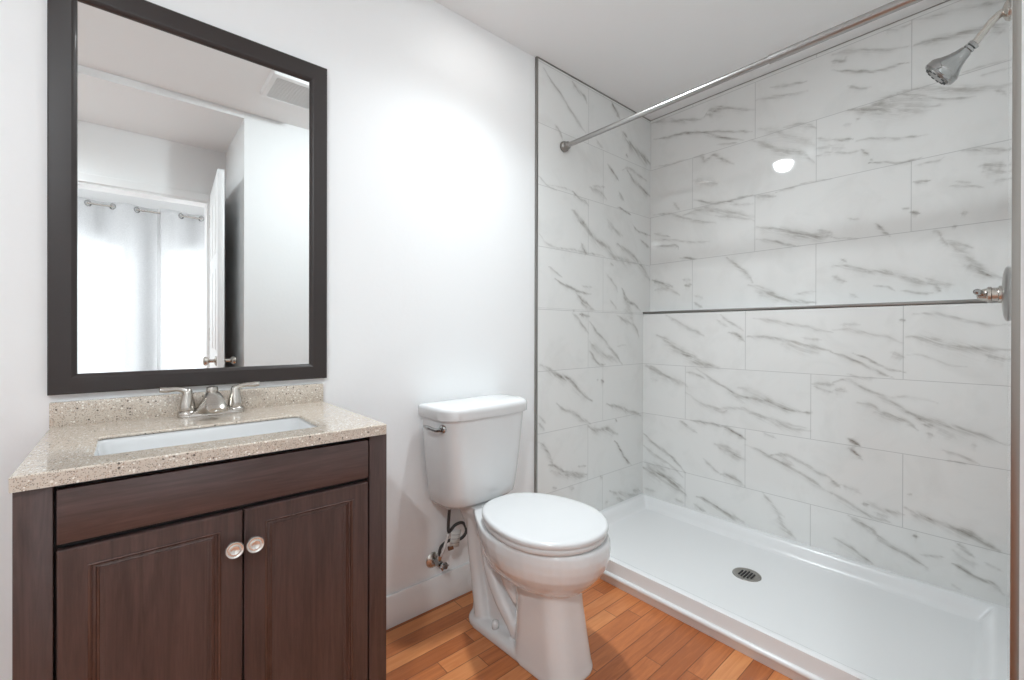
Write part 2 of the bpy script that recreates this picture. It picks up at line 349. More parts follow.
# (width in mm, strength, (h, z, h, z, ...)) of each vein of the marble pattern, in metres on its wall
VEINS_UPPER=[(15,0.4,(-0.031,2.429,-0.108,2.419,-0.255,2.372,-0.346,2.345)),
 (13.7,0.35,(-0.357,2.346,-0.4,2.378,-0.463,2.365,-0.554,2.325,-0.625,2.293)),
 (19,0.4,(-0.379,2.354,-0.422,2.359,-0.453,2.374)),
 (9.2,0.35,(-0.702,2.38,-0.78,2.357,-0.862,2.336)),
 (11.1,0.35,(-0.634,2.334,-0.694,2.325,-0.789,2.306,-0.87,2.291)),
 (6.5,0.4,(-1.16,2.459,-1.198,2.456)),
 (12.6,0.35,(-0.969,2.418,-1.04,2.402,-1.109,2.371,-1.173,2.345,-1.235,2.331)),
 (10.4,0.4,(-0.969,2.392,-1.012,2.372,-1.023,2.38)),
 (7.1,0.5,(-0.969,2.348,-1.012,2.327,-1.061,2.302,-1.141,2.269,-1.192,2.263,-1.241,2.254)),
 (8.5,0.4,(-1.027,2.244,-1.075,2.215,-1.116,2.205)),
 (15.7,0.45,(-1.253,2.324,-1.305,2.32,-1.349,2.308,-1.403,2.299,-1.444,2.292,-1.484,2.29,-1.517,2.283)),
 (11.4,0.3,(-1.252,2.427,-1.316,2.412,-1.371,2.409,-1.433,2.389,-1.517,2.361)),
 (7.9,0.25,(-1.154,2.434,-1.198,2.419,-1.246,2.414)),
 (17.9,0.3,(-1.484,2.283,-1.517,2.248)),
 (5,0.3,(-1.398,2.141,-1.434,2.144,-1.484,2.146,-1.513,2.142)),
 (4.9,0.25,(-1.444,2.11,-1.479,2.109,-1.52,2.107)),
 (19.5,0.4,(-1.034,2.138,-1.109,2.122,-1.205,2.138,-1.282,2.131,-1.35,2.105,-1.414,2.075,-1.479,2.052,-1.518,2.043)),
 (19.6,0.35,(-1.034,2.136,-1.142,2.097,-1.236,2.057,-1.306,2.041,-1.339,2.041)),
 (7.3,0.45,(-1.205,2.138,-1.265,2.109,-1.328,2.074,-1.383,2.052,-1.435,2.039)),
 (38.6,0.22,(-1.122,2.121,-1.236,2.101,-1.306,2.074)),
 (8.6,0.4,(-1.484,2.039,-1.506,2.026,-1.518,2.007)),
 (10.2,0.55,(-0.031,2.329,-0.134,2.313,-0.232,2.297,-0.335,2.27,-0.401,2.235,-0.495,2.185,-0.574,2.151)),
 (6.9,0.45,(-0.346,2.266,-0.453,2.24,-0.621,2.173)),
 (8.1,0.25,(-0.433,2.166,-0.544,2.144)),
 (6.7,0.3,(-0.045,2.154,-0.159,2.139,-0.256,2.137)),
 (12.4,0.4,(-0.296,2.138,-0.346,2.134,-0.363,2.102,-0.417,2.118,-0.464,2.076,-0.525,2.034)),
 (19,0.35,(-0.296,2.006,-0.358,1.988,-0.433,1.948)),
 (9.8,0.5,(-0.297,1.888,-0.358,1.861,-0.423,1.841,-0.506,1.839,-0.575,1.843,-0.622,1.837)),
 (18.1,0.4,(-0.621,2.136,-0.676,2.093,-0.738,2.05,-0.814,2.012,-0.855,1.986,-0.902,1.935)),
 (31.6,0.22,(-0.658,2.178,-0.738,2.131,-0.822,2.075,-0.902,2.012)),
 (12.6,0.35,(-0.764,2.151,-0.846,2.14,-0.902,2.098)),
 (11.5,0.45,(-0.631,1.832,-0.73,1.808)),
 (5.3,0.35,(-0.73,1.831,-0.798,1.839,-0.902,1.84,-0.97,1.839)),
 (7.1,0.4,(-0.91,1.96,-0.97,1.96)),
 (13.9,0.35,(-0.91,1.996,-0.97,1.991)),
 (8.7,0.35,(-0.913,2.049,-0.97,2.022)),
 (11.3,0.35,(-0.172,1.902,-0.215,1.847)),
 (12.6,0.35,(-0.039,1.857,-0.16,1.833,-0.233,1.793,-0.314,1.761,-0.423,1.735)),
 (21.9,0.35,(-0.233,1.81,-0.347,1.831,-0.402,1.809,-0.475,1.783,-0.622,1.728)),
 (9.8,0.3,(-0.506,1.818,-0.622,1.798)),
 (8,0.35,(-0.423,1.772,-0.526,1.742,-0.604,1.717,-0.627,1.702)),
 (23.5,0.3,(-0.641,1.665,-0.713,1.643,-0.782,1.626,-0.856,1.599,-0.911,1.581)),
 (10.6,0.3,(-0.911,1.604,-0.971,1.58)),
 (9.2,0.35,(-0.039,1.735,-0.148,1.694)),
 (8.6,0.3,(-0.04,1.699,-0.161,1.674,-0.257,1.651,-0.392,1.633)),
 (7.9,0.5,(-0.04,1.658,-0.185,1.637,-0.204,1.611)),
 (7.6,0.5,(-0.216,1.565,-0.315,1.541)),
 (16.1,0.6,(-0.027,1.44,-0.099,1.417,-0.162,1.394)),
 (13.3,0.3,(-0.047,1.38,-0.137,1.379,-0.216,1.337)),
 (8.9,0.35,(-0.228,1.429,-0.286,1.421)),
 (13.1,0.45,(-0.246,1.396,-0.287,1.392)),
 (10.7,0.4,(-0.298,1.29,-0.354,1.26)),
 (8.7,0.25,(-0.304,1.334,-0.354,1.311)),
 (14,0.45,(-0.486,1.53,-0.537,1.488,-0.585,1.437,-0.623,1.379)),
 (14.5,0.45,(-0.6,1.365,-0.651,1.354,-0.705,1.323,-0.749,1.296,-0.825,1.273,-0.904,1.26)),
 (17.3,0.3,(-0.642,1.333,-0.714,1.299,-0.766,1.276)),
 (9,0.25,(-0.816,1.306,-0.904,1.31)),
 (7.4,0.4,(-0.641,1.609,-0.713,1.583,-0.782,1.554,-0.84,1.536)),
 (21.2,0.33,(-0.704,1.65,-0.782,1.625,-0.856,1.594,-0.926,1.573,-0.971,1.57)),
 (7.5,0.5,(-1.13,1.598,-1.15,1.574,-1.185,1.535)),
 (5.1,0.3,(-1.032,1.642,-1.077,1.629)),
 (4.2,0.35,(-0.971,1.561,-1.015,1.548,-1.077,1.536)),
 (15.4,0.4,(-0.972,1.425,-1.036,1.416,-1.098,1.395,-1.157,1.383,-1.207,1.37,-1.25,1.346,-1.285,1.323,-1.325,1.308)),
 (15.1,0.3,(-1.296,1.338,-1.336,1.311,-1.379,1.306)),
 (7.7,0.4,(-1.319,1.305,-1.339,1.284)),
 (8.7,0.35,(-0.972,1.38,-1.008,1.358,-1.029,1.349)),
 (10.4,0.3,(-1.004,1.456,-1.022,1.44)),
 (6.5,0.35,(-1.121,1.32,-1.17,1.314,-1.201,1.294)),
 (7.7,0.35,(-1.22,1.296,-1.262,1.286,-1.313,1.278)),
 (6.8,0.3,(-1.044,1.296,-1.068,1.276)),
 (7.5,0.4,(-1.341,1.502,-1.363,1.46)),
 (13.2,0.35,(-1.363,1.483,-1.395,1.463,-1.426,1.444)),
 (18.6,0.38,(-1.373,1.463,-1.416,1.412,-1.446,1.379,-1.471,1.347,-1.505,1.323)),
 (10,0.45,(-1.405,1.384,-1.436,1.369,-1.481,1.335)),
 (7.5,0.35,(-1.31,1.532,-1.335,1.522,-1.343,1.501)),
 (7.9,0.45,(-1.252,1.623,-1.278,1.616)),
 (7.8,0.45,(-0.97,2.022,-1.048,1.998)),
 (6.9,0.4,(-1.062,1.987,-1.136,1.971,-1.206,1.944,-1.254,1.94,-1.3,1.934)),
 (5.9,0.45,(-0.97,1.955,-1.035,1.94,-1.083,1.938)),
 (21.6,0.2,(-0.97,1.991,-1.013,1.968)),
 (8.3,0.5,(-1.086,1.941,-1.11,1.909)),
 (6.8,0.5,(-1.11,1.886,-1.12,1.878)),
 (6.3,0.5,(-1.103,1.869,-1.149,1.864,-1.224,1.842,-1.278,1.845)),
 (7.9,0.6,(-1.254,1.746,-1.284,1.743,-1.306,1.743)),
 (17.4,0.4,(-1.404,1.835,-1.445,1.829,-1.518,1.803)),
 (15.7,0.45,(-1.445,1.76,-1.485,1.754,-1.518,1.745)),
 (15.3,0.3,(-1.455,1.735,-1.519,1.718)),
 (9.8,0.3,(-1.485,1.693,-1.519,1.688)),
 (5.7,0.35,(-1.367,1.706,-1.415,1.694,-1.461,1.679)),
 (5.9,0.25,(-1.383,1.721,-1.425,1.703)),
 (9.5,0.5,(-1.252,1.624,-1.278,1.615)),
 (7.5,0.4,(-1.4,1.59,-1.418,1.587)),
 (5.5,0.35,(-1.219,1.649,-1.249,1.641)),
 (6,0.4,(-1.373,1.545,-1.389,1.542)),
 (6.9,0.25,(-1.013,2.068,-1.041,2.067)),
 (6.8,0.3,(-1.062,2.085,-1.072,2.081)),
 (4.6,0.3,(-1.26,1.82,-1.329,1.816,-1.351,1.824))]
VEINS_LOWER=[(12.6,0.4,(-0.17,1.217,-0.242,1.177,-0.311,1.143,-0.398,1.098)),
 (24.4,0.45,(-0.108,1.099,-0.17,1.072,-0.242,1.023,-0.311,0.982,-0.388,0.943,-0.482,0.923)),
 (23.2,0.3,(-0.277,0.992,-0.377,0.959)),
 (7.8,0.35,(-0.491,1.213,-0.541,1.172,-0.603,1.127)),
 (10,0.25,(-0.471,1.183,-0.531,1.147)),
 (11.7,0.6,(-0.531,1.117,-0.58,1.102,-0.617,1.068)),
 (10.4,0.35,(-0.653,1.189,-0.741,1.178,-0.824,1.153,-0.903,1.139,-0.948,1.121,-0.991,1.117)),
 (12.1,0.45,(-0.626,1.097,-0.724,1.089,-0.808,1.076,-0.887,1.059,-0.948,1.043,-0.991,1.03)),
 (24.8,0.2,(-0.792,1.057,-0.864,1.036,-0.933,1.025)),
 (6.9,0.25,(-0.872,1.095,-0.948,1.078)),
 (25.8,0.4,(-0.031,0.907,-0.096,0.888,-0.171,0.853,-0.278,0.824,-0.3,0.809)),
 (11.3,0.25,(-0.071,0.834,-0.115,0.826)),
 (10.6,0.5,(-0.356,0.91,-0.431,0.868,-0.502,0.828,-0.571,0.79,-0.646,0.778,-0.725,0.764,-0.793,0.745,-0.857,0.74,-0.907,0.742)),
 (24.8,0.25,(-0.58,0.825,-0.645,0.812,-0.708,0.786,-0.776,0.761,-0.865,0.741)),
 (12.6,0.3,(-0.289,0.77,-0.356,0.735,-0.421,0.712,-0.493,0.705,-0.6,0.719,-0.655,0.703,-0.743,0.687,-0.826,0.667,-0.889,0.664)),
 (10.4,0.3,(-0.3,0.885,-0.356,0.878,-0.399,0.855)),
 (8,0.35,(-0.452,0.7,-0.503,0.686,-0.532,0.706)),
 (12.1,0.35,(-0.918,0.88,-0.992,0.878)),
 (6.9,0.35,(-0.922,0.867,-0.992,0.843)),
 (8.6,0.3,(-0.261,0.604,-0.312,0.574)),
 (10.2,0.45,(-0.324,0.619,-0.431,0.614,-0.513,0.604)),
 (11.7,0.2,(-0.561,0.779,-0.618,0.751)),
 (7.1,0.55,(-0.991,1.027,-1.033,1.012,-1.081,0.985,-1.139,0.956,-1.202,0.922)),
 (6.3,0.55,(-1.067,1.022,-1.127,0.995,-1.177,0.966,-1.24,0.953)),
 (8.3,0.25,(-1.019,1.155,-1.094,1.148)),
 (9.3,0.28,(-0.991,1.13,-1.054,1.132,-1.126,1.109,-1.189,1.093,-1.237,1.067)),
 (15.4,0.3,(-1.201,1.034,-1.24,1.016)),
 (6.2,0.4,(-1.222,1.172,-1.24,1.165)),
 (9.5,0.35,(-1.266,1.19,-1.338,1.188,-1.38,1.176,-1.436,1.157,-1.484,1.147,-1.522,1.145)),
 (19,0.38,(-1.249,1.098,-1.305,1.098,-1.349,1.077,-1.411,1.06,-1.461,1.054,-1.522,1.052)),
 (10.3,0.2,(-1.294,1.087,-1.359,1.091)),
 (13.6,0.35,(-1.47,1.033,-1.499,1.02,-1.522,1.015)),
 (5,0.25,(-1.249,1.024,-1.294,1.019,-1.37,0.989,-1.422,0.985)),
 (8.1,0.3,(-1.047,0.933,-1.101,0.92,-1.152,0.92)),
 (13.2,0.33,(-0.992,0.886,-1.047,0.908,-1.101,0.879,-1.159,0.849,-1.214,0.816,-1.272,0.784,-1.328,0.762,-1.381,0.749)),
 (11.6,0.4,(-0.992,0.852,-1.027,0.857,-1.048,0.853)),
 (12.3,0.35,(-1.088,0.808,-1.14,0.794,-1.165,0.769,-1.214,0.753,-1.255,0.747)),
 (7.3,0.2,(-1.127,0.866,-1.19,0.848,-1.261,0.852,-1.339,0.835)),
 (7.3,0.35,(-1.295,0.75,-1.323,0.747)),
 (13.7,0.65,(-0.503,0.611,-0.552,0.594,-0.619,0.564)),
 (23.5,0.45,(-0.463,0.509,-0.513,0.502,-0.562,0.477,-0.614,0.46)),
 (8.1,0.35,(-0.4,0.417,-0.443,0.379,-0.494,0.351)),
 (15.7,0.45,(-0.494,0.351,-0.543,0.353,-0.582,0.333,-0.615,0.314)),
 (10.7,0.5,(-0.019,0.492,-0.072,0.449,-0.16,0.41,-0.233,0.364,-0.296,0.313)),
 (13.1,0.35,(-0.019,0.41,-0.098,0.368,-0.173,0.34,-0.221,0.317,-0.279,0.282)),
 (33.3,0.25,(-0.033,0.32,-0.072,0.306,-0.185,0.309)),
 (30,0.45,(-0.013,0.275,-0.111,0.263,-0.185,0.247,-0.245,0.213,-0.291,0.182)),
 (15,0.25,(-0.072,0.26,-0.161,0.258,-0.245,0.23,-0.285,0.208)),
 (11.3,0.25,(-0.02,0.153,-0.098,0.151)),
 (15.3,0.25,(-0.221,0.141,-0.28,0.136)),
 (15.7,0.5,(-0.358,0.19,-0.422,0.188,-0.484,0.165,-0.544,0.148,-0.611,0.129)),
 (10.4,0.4,(-0.347,0.145,-0.407,0.12)),
 (10.4,0.45,(-0.619,0.532,-0.673,0.524,-0.726,0.501,-0.794,0.479,-0.842,0.458,-0.905,0.428,-0.95,0.401,-0.993,0.378)),
 (11.9,0.38,(-0.735,0.508,-0.81,0.519,-0.85,0.505,-0.889,0.491,-0.935,0.467,-0.993,0.455)),
 (10.8,0.3,(-0.785,0.5,-0.842,0.476)),
 (12.6,0.35,(-0.705,0.307,-0.735,0.269,-0.769,0.232,-0.803,0.215)),
 (18.1,0.35,(-0.774,0.215,-0.803,0.16,-0.843,0.128)),
 (12.4,0.3,(-0.637,0.701,-0.708,0.692,-0.776,0.664,-0.85,0.649,-0.908,0.653)),
 (10.6,0.4,(-0.888,0.744,-0.907,0.741)),
 (7.4,0.35,(-0.704,0.61,-0.76,0.592)),
 (12.6,0.25,(-0.255,0.598,-0.357,0.55)),
 (9,0.4,(-1.14,0.774,-1.202,0.767,-1.25,0.751,-1.278,0.717)),
 (12.5,0.4,(-1.249,0.793,-1.306,0.771,-1.36,0.757,-1.412,0.743,-1.462,0.727,-1.495,0.712,-1.525,0.704)),
 (7.3,0.4,(-1.295,0.75,-1.328,0.744)),
 (12,0.35,(-1.306,0.711,-1.328,0.707)),
 (13.2,0.25,(-1.339,0.742,-1.392,0.711)),
 (13.3,0.6,(-1.055,0.646,-1.095,0.62)),
 (11.3,0.6,(-1.052,0.605,-1.075,0.596,-1.105,0.565)),
 (8.4,0.4,(-1.355,0.653,-1.407,0.641,-1.452,0.619)),
 (4.3,0.4,(-1.361,0.612,-1.423,0.613)),
 (11.9,0.45,(-0.993,0.446,-1.021,0.42)),
 (9.7,0.3,(-1.028,0.434,-1.069,0.428,-1.096,0.415)),
 (14.2,0.35,(-0.993,0.387,-1.035,0.364,-1.076,0.343,-1.129,0.326,-1.191,0.322)),
 (11.3,0.5,(-1.106,0.372,-1.128,0.375)),
 (11.1,0.35,(-1.122,0.39,-1.166,0.37,-1.209,0.364,-1.236,0.364)),
 (11.1,0.3,(-1.148,0.348,-1.191,0.342)),
 (16.7,0.45,(-1.242,0.393,-1.291,0.377,-1.34,0.371,-1.383,0.362,-1.423,0.354,-1.463,0.343)),
 (12.6,0.4,(-1.056,0.304,-1.089,0.289,-1.129,0.27,-1.154,0.242)),
 (4.6,0.3,(-1.25,0.455,-1.262,0.458)),
 (8.6,0.3,(-1.432,0.69,-1.447,0.689)),
 (18.1,0.42,(-1.383,0.362,-1.423,0.354,-1.463,0.336,-1.51,0.315)),
 (13.6,0.42,(-1.141,0.254,-1.191,0.223,-1.239,0.21,-1.28,0.187,-1.308,0.168)),
 (14.2,0.45,(-1.008,0.182,-1.056,0.162,-1.097,0.14,-1.142,0.12)),
 (12.9,0.35,(-1.388,0.306,-1.413,0.29,-1.443,0.265)),
 (11.4,0.33,(-1.383,0.268,-1.424,0.243,-1.453,0.241)),
 (9.5,0.6,(-1.383,0.224,-1.414,0.211,-1.453,0.191,-1.487,0.185,-1.515,0.155)),
 (10.8,0.5,(-1.274,0.292,-1.285,0.293)),
 (7.3,0.3,(-1.291,0.222,-1.357,0.238)),
 (7,0.2,(-1.473,0.259,-1.51,0.243)),
 (7.2,0.2,(-1.383,0.14,-1.409,0.126))]
VEINS_LEFT=[(10.8,0.4,(1.544,2.41,1.597,2.375,1.661,2.329,1.718,2.291,1.767,2.254,1.837,2.21,1.868,2.193)),
 (12.1,0.4,(1.756,2.424,1.796,2.396,1.847,2.388,1.873,2.353)),
 (13,0.6,(2.094,2.438,2.136,2.402,2.172,2.363)),
 (17.7,0.55,(2.197,2.297,2.248,2.275)),
 (8.9,0.55,(1.625,2.159,1.662,2.132,1.685,2.1)),
 (31.5,0.5,(2.235,2.256,2.312,2.233,2.393,2.209,2.497,2.181)),
 (13.1,0.5,(2.055,2.071,2.102,2.039,2.162,1.995)),
 (11.8,0.4,(2.162,1.937,2.212,1.888)),
 (12.4,0.4,(2.198,2.07,2.248,2.093,2.339,2.088,2.448,2.063)),
 (17.3,0.5,(2.248,2.074,2.34,2.027,2.421,1.999,2.498,1.976)),
 (9,0.45,(2.235,2.179,2.254,2.158)),
 (6.4,0.3,(1.512,1.874,1.564,1.849,1.635,1.83)),
 (5.3,0.25,(1.581,1.853,1.672,1.854,1.758,1.853)),
 (10.8,0.55,(1.758,1.853,1.818,1.828,1.859,1.82,1.885,1.798)),
 (17.5,0.45,(1.759,1.754,1.808,1.724,1.87,1.7)),
 (9.8,0.3,(1.922,1.921,2.033,1.931)),
 (17.1,0.35,(1.901,1.909,1.988,1.893,2.044,1.87)),
 (6,0.6,(2.15,1.84,2.212,1.837,2.288,1.82)),
 (9.8,0.35,(1.954,2.176,2.009,2.154)),
 (21.3,0.45,(1.808,1.71,1.86,1.692,1.902,1.658,1.967,1.626,2.057,1.595,2.127,1.554,2.225,1.543,2.342,1.536)),
 (22.1,0.3,(2.056,1.752,2.127,1.706,2.2,1.68)),
 (22,0.45,(2.151,1.629,2.251,1.598,2.342,1.563,2.409,1.516,2.501,1.438)),
 (7.9,0.5,(2.301,1.762,2.354,1.74,2.492,1.722)),
 (11.2,0.4,(2.381,1.683,2.493,1.651)),
 (8.4,0.3,(1.521,1.595,1.565,1.555,1.673,1.544,1.799,1.546,1.902,1.545,2.034,1.54)),
 (16.2,0.45,(1.829,1.587,1.855,1.56,1.881,1.546)),
 (7.7,0.35,(1.583,1.439,1.627,1.421,1.683,1.401)),
 (9.6,0.6,(1.627,1.387,1.702,1.357,1.79,1.337,1.914,1.318)),
 (13.5,0.5,(1.79,1.324,1.841,1.28,1.893,1.262)),
 (8.8,0.35,(2.046,1.446,2.128,1.388,2.152,1.346)),
 (7.2,0.35,(2.08,1.513,2.116,1.495)),
 (12.2,0.5,(2.195,1.37,2.239,1.321,2.303,1.279)),
 (6.9,0.3,(1.84,1.367,1.924,1.359)),
 (13.8,0.45,(1.82,1.292,1.861,1.268,1.946,1.24)),
 (12.2,0.4,(2.201,1.363,2.239,1.299,2.316,1.287,2.39,1.252)),
 (37.5,0.3,(2.239,1.284,2.278,1.233,2.304,1.188)),
 (13.9,0.4,(2.153,1.211,2.24,1.183,2.317,1.158,2.37,1.09)),
 (9.5,0.45,(1.76,1.211,1.81,1.189,1.851,1.146,1.893,1.109)),
 (12.1,0.55,(1.82,1.212,1.893,1.204)),
 (10.6,0.5,(1.77,1.227,1.778,1.221)),
 (11.8,0.5,(1.898,1.174,1.958,1.119,2.036,1.063,2.106,1.012,2.203,0.928)),
 (21.8,0.35,(1.904,1.071,1.958,1.022,2.036,0.985,2.154,0.945)),
 (14.2,0.45,(1.904,1.01,1.969,0.946,2.037,0.929)),
 (5.9,0.25,(2.154,1.033,2.24,1.038)),
 (8.9,0.25,(2.081,1.295,2.153,1.251)),
 (17.9,0.5,(1.523,0.959,1.593,0.924,1.657,0.896,1.742,0.864,1.812,0.806,1.863,0.768,1.927,0.742)),
 (19.5,0.3,(1.666,0.898,1.723,0.875)),
 (12.4,0.45,(1.639,0.754,1.704,0.715,1.792,0.682,1.853,0.641,1.906,0.614)),
 (15.5,0.5,(2.049,0.708,2.155,0.683,2.28,0.639,2.4,0.602)),
 (14.3,0.5,(2.003,0.846,2.026,0.838)),
 (7,0.4,(1.959,0.849,1.975,0.848)),
 (7.5,0.35,(1.515,0.703,1.567,0.665)),
 (8.8,0.4,(1.515,0.666,1.559,0.629)),
 (7.3,0.5,(2.131,0.609,2.149,0.596)),
 (20.7,0.45,(1.89,0.602,1.971,0.571,2.061,0.565,2.156,0.522)),
 (9.2,0.65,(2.132,0.482,2.18,0.438,2.231,0.37,2.295,0.317)),
 (12.5,0.4,(1.516,0.577,1.568,0.529,1.603,0.472,1.613,0.439)),
 (12.7,0.5,(1.586,0.451,1.658,0.42,1.696,0.397)),
 (13.5,0.35,(1.603,0.416,1.724,0.368,1.875,0.333)),
 (15.1,0.4,(1.686,0.402,1.803,0.362,1.88,0.346)),
 (5.4,0.35,(1.803,0.398,1.875,0.391)),
 (10.2,0.3,(1.613,0.335,1.649,0.321)),
 (10.6,0.35,(1.734,0.308,1.774,0.292)),
 (18.3,0.3,(2.086,0.207,2.206,0.16,2.361,0.116)),
 (8.6,0.4,(1.994,0.312,2.016,0.293)),
 (11.8,0.4,(2.145,0.149,2.219,0.12)),
 (15.5,0.35,(2.308,0.163,2.388,0.133)),
 (14.3,0.25,(2.04,0.15,2.063,0.151))]

def vein_field(H, Z, veins):
    """density of the vein pattern at the points (H, Z)"""
    out = np.zeros(H.shape, dtype=np.float64)
    # a slow wobble so that the edges of the veins are not ruler straight
    wob = 0.003*np.sin(H*31+Z*23)+0.0015*np.sin(H*73-Z*61+1.3)+0.0007*np.sin(H*190+Z*133)
    wo2 = 0.003*np.sin(H*27-Z*37+2.1)+0.0012*np.sin(H*81+Z*57)+0.0006*np.sin(H*171-Z*120)
    Hh = H+wob; Zz = Z+wo2
    for w, s, q in veins:
        P = np.array(q).reshape(-1, 2); w = w/1000*0.98
        if len(P) > 2:
            P = np.array([tuple(v)[:2] for v in bez([(a, b, 0) for a, b in P], 4)])
        L = np.concatenate([[0], np.cumsum(np.hypot(*np.diff(P, axis=0).T))]); L = L/L[-1]
        x0, y0 = P.min(0)-3*w; x1, y1 = P.max(0)+3*w
        idx = np.where((H > x0) & (H < x1) & (Z > y0) & (Z < y1))
        if not len(idx[0]): continue
        h, z = Hh[idx], Zz[idx]; best = np.full(h.shape, 9.0); side = np.zeros(h.shape); tt = np.zeros(h.shape)
        for i in range(len(P)-1):
            a, b = P[i], P[i+1]; d = b-a; l2 = d@d
            t = np.clip(((h-a[0])*d[0]+(z-a[1])*d[1])/l2, 0, 1)
            ex, ez = h-a[0]-t*d[0], z-a[1]-t*d[1]; dist = np.hypot(ex, ez)
            m = dist < best
            best[m] = dist[m]; side[m] = (ez*d[0]-ex*d[1])[m]; tt[m] = (L[i]+(L[i+1]-L[i])*t)[m]
        taper = np.clip(np.minimum(tt, 1-tt)*6, 0.35, 1.0)
        ww = w*taper*np.where(side*np.sign((P[-1]-P[0])[0]) > 0, 0.55, 1.0)   # sharper along the upper edge
        streak = 0.5+0.5*np.sin(side*900+3*np.sin(tt*9+w*3000)+h*20)
        v = s*(np.exp(-(best/ww)**1.7*1.3)+0.30*np.exp(-(best/(ww*2.4))**2)*(0.4+0.6*streak))*(0.7+0.3*taper)
        v = np.clip(v, 0, 1)
        out[idx] = 1-(1-out[idx])*(1-v)
    return out
def tile_wall(name, o0, o1, z0, z1, hfun, veins, m, step=0.0038):
    """vertical sheet of tile from plan point o0 to o1; the points carry the vein pattern"""
    o0, o1 = np.array(o0, float), np.array(o1, float)
    nu = max(2, int(np.hypot(*(o1-o0))/step)); nv = max(2, int((z1-z0)/step))
    U, V = np.meshgrid(np.linspace(0, 1, nu+1), np.linspace(0, 1, nv+1))
    X = o0[0]+(o1[0]-o0[0])*U; Y = o0[1]+(o1[1]-o0[1])*U; Z = z0+(z1-z0)*V
    co = np.stack([X, Y, Z], -1).reshape(-1, 3)
    i = np.arange(nu*nv); r, c = i//nu, i % nu; a = r*(nu+1)+c
    faces = np.stack([a, a+1, a+nu+2, a+nu+1], -1)
    me = bpy.data.meshes.new(name)
    me.vertices.add(len(co)); me.vertices.foreach_set('co', co.ravel())
    me.loops.add(faces.size); me.loops.foreach_set('vertex_index', faces.ravel().astype(np.int32))
    me.polygons.add(len(faces)); me.polygons.foreach_set('loop_start', (np.arange(len(faces))*4).astype(np.int32))
    me.update(calc_edges=True)
    at = me.attributes.new('vein', 'FLOAT', 'POINT')
    f = vein_field(hfun(X, Y), Z, veins) if veins else np.zeros(X.shape)
    at.data.foreach_set('value', f.ravel().astype(np.float32))
    me.materials.append(m)
    o = bpy.data.objects.new(name, me); COL.objects.link(o)
    return o
# ================================================================ the room
ZC = 2.4526
XT, XL, XU = 1.504, 2.4166, 2.495         # start of the tile, lower and upper far wall
CX0, CX1, CY1 = -1.35, 0.53, -2.26       # entry recess
YR = -1.5635                             # painted face of the right wall
struct(box('floor', -1.5, 2.8, -2.38, 0.1, -0.1, 0.0, M_planks))
struct(box('wall_back', -1.5, 2.8, 0.0, 0.12, 0.0, ZC, M_wall))
struct(box('wall_left', -1.47, CX0, -2.26, 0.0, 0.0, ZC, M_wall))
struct(box('wall_far', XU+0.001, 2.62, -1.7, 0.0, 0.0, ZC, M_wall))
struct(box('wall_right', CX1, 2.62, -2.26, YR, 0.0, ZC, M_wall_rough))
struct(box('ceiling', -1.5, 2.8, YR, 0.12, ZC, ZC+0.12, M_ceiling))
struct(box('ceiling_recess', -1.5, CX1, -2.38, YR, ZC-0.04, ZC+0.12, M_ceiling))
# wall with the doorway, seen in the mirror
DX0, DX1, DZ = -0.30, 0.435, 2.04
bm = bmesh.new()
add_box(bm, -2.2, DX0, -2.38, CY1, 0, ZC); add_box(bm, DX1, 2.6, -2.38, CY1, 0, ZC); add_box(bm, DX0, DX1, -2.38, CY1, DZ, ZC)
struct(mesh_obj('wall_doorway', bm, M_wall))
def wall_y(x): return -1.5445+0.022*(x-1.51)/0.9066      # the right tile wall is slightly out of square
# tile
ws = [tile_wall('wall_shower_left', (XT, -0.012), (XU+0.002, -0.012), 0.09, ZC-0.0005, lambda x, y: x, VEINS_LEFT, M_tile_left),
      tile_wall('wall_shower_lower', (XL, 0.0), (XL, -1.5450), 0.09, 1.2405, lambda x, y: y, VEINS_LOWER, M_tile_far_low),
      tile_wall('wall_shower_upper', (XU, 0.0), (XU, -1.5450), 1.19, ZC-0.0005, lambda x, y: y, VEINS_UPPER, M_tile_far_up)]
for o in ws: struct(o)
M_tile_right = tile_mat('marble_tile_right', 0, 5.0, 0.3055, 0.0135, 4, 0.300, 2.0, 0.6096, -0.3, 0)
struct(prism('wall_shower_right', [(XT+0.006, YR), (XU, YR), (XU, wall_y(XU)), (XT+0.006, wall_y(XT+0.006))], 0.0, ZC, M_tile_right))
struct(box('wall_shower_ledge', XL, XU+0.002, -1.545, 0.0, 1.226, 1.239, M_ceiling))
# metal edge strips of the tile
struct(box('trim_1', XT-0.008, XT+0.0025, -0.0135, 0.0, 0.0, ZC, M_darkchrome, bev=0.001), 'dark metal edge strip where the tile meets the painted wall')
struct(box('trim_2', XT, XU, -0.0145, -0.011, ZC-0.006, ZC, M_darkchrome), 'dark metal strip along the top of the tile')
struct(box('trim_3', XL-0.003, XL+0.02, -1.524, -0.012, 1.2285, 1.2412, M_darkchrome, bev=0.001), 'dark metal strip capping the tile ledge')
struct(box('trim_4', XT-0.002, XT+0.006, YR, -1.5447, 0.0, ZC, M_steeltrim, bev=0.0008), 'brushed metal end strip of the right tile wall')
struct(box('trim_5', XU-0.002, XU+0.002, -1.53, -0.012, ZC-0.004, ZC, M_steeltrim), 'thin strip along the top of the far tile')
# baseboards
def baseboard(name, x0, x1, y0, y1, H=0.1226):
    bm = bmesh.new(); add_box(bm, x0, x1, y0, y1, 0.0, H, 0.003, 2)
    return struct(mesh_obj(name, bm, M_trim, autosmooth=35))
baseboard('baseboard_back', CX0, XT-0.008, -0.012, 0.0)
baseboard('baseboard_left', CX0, CX0+0.012, -2.26, -0.013)
baseboard('baseboard_right', CX1+0.002, XT-0.003, YR, YR+0.0003)
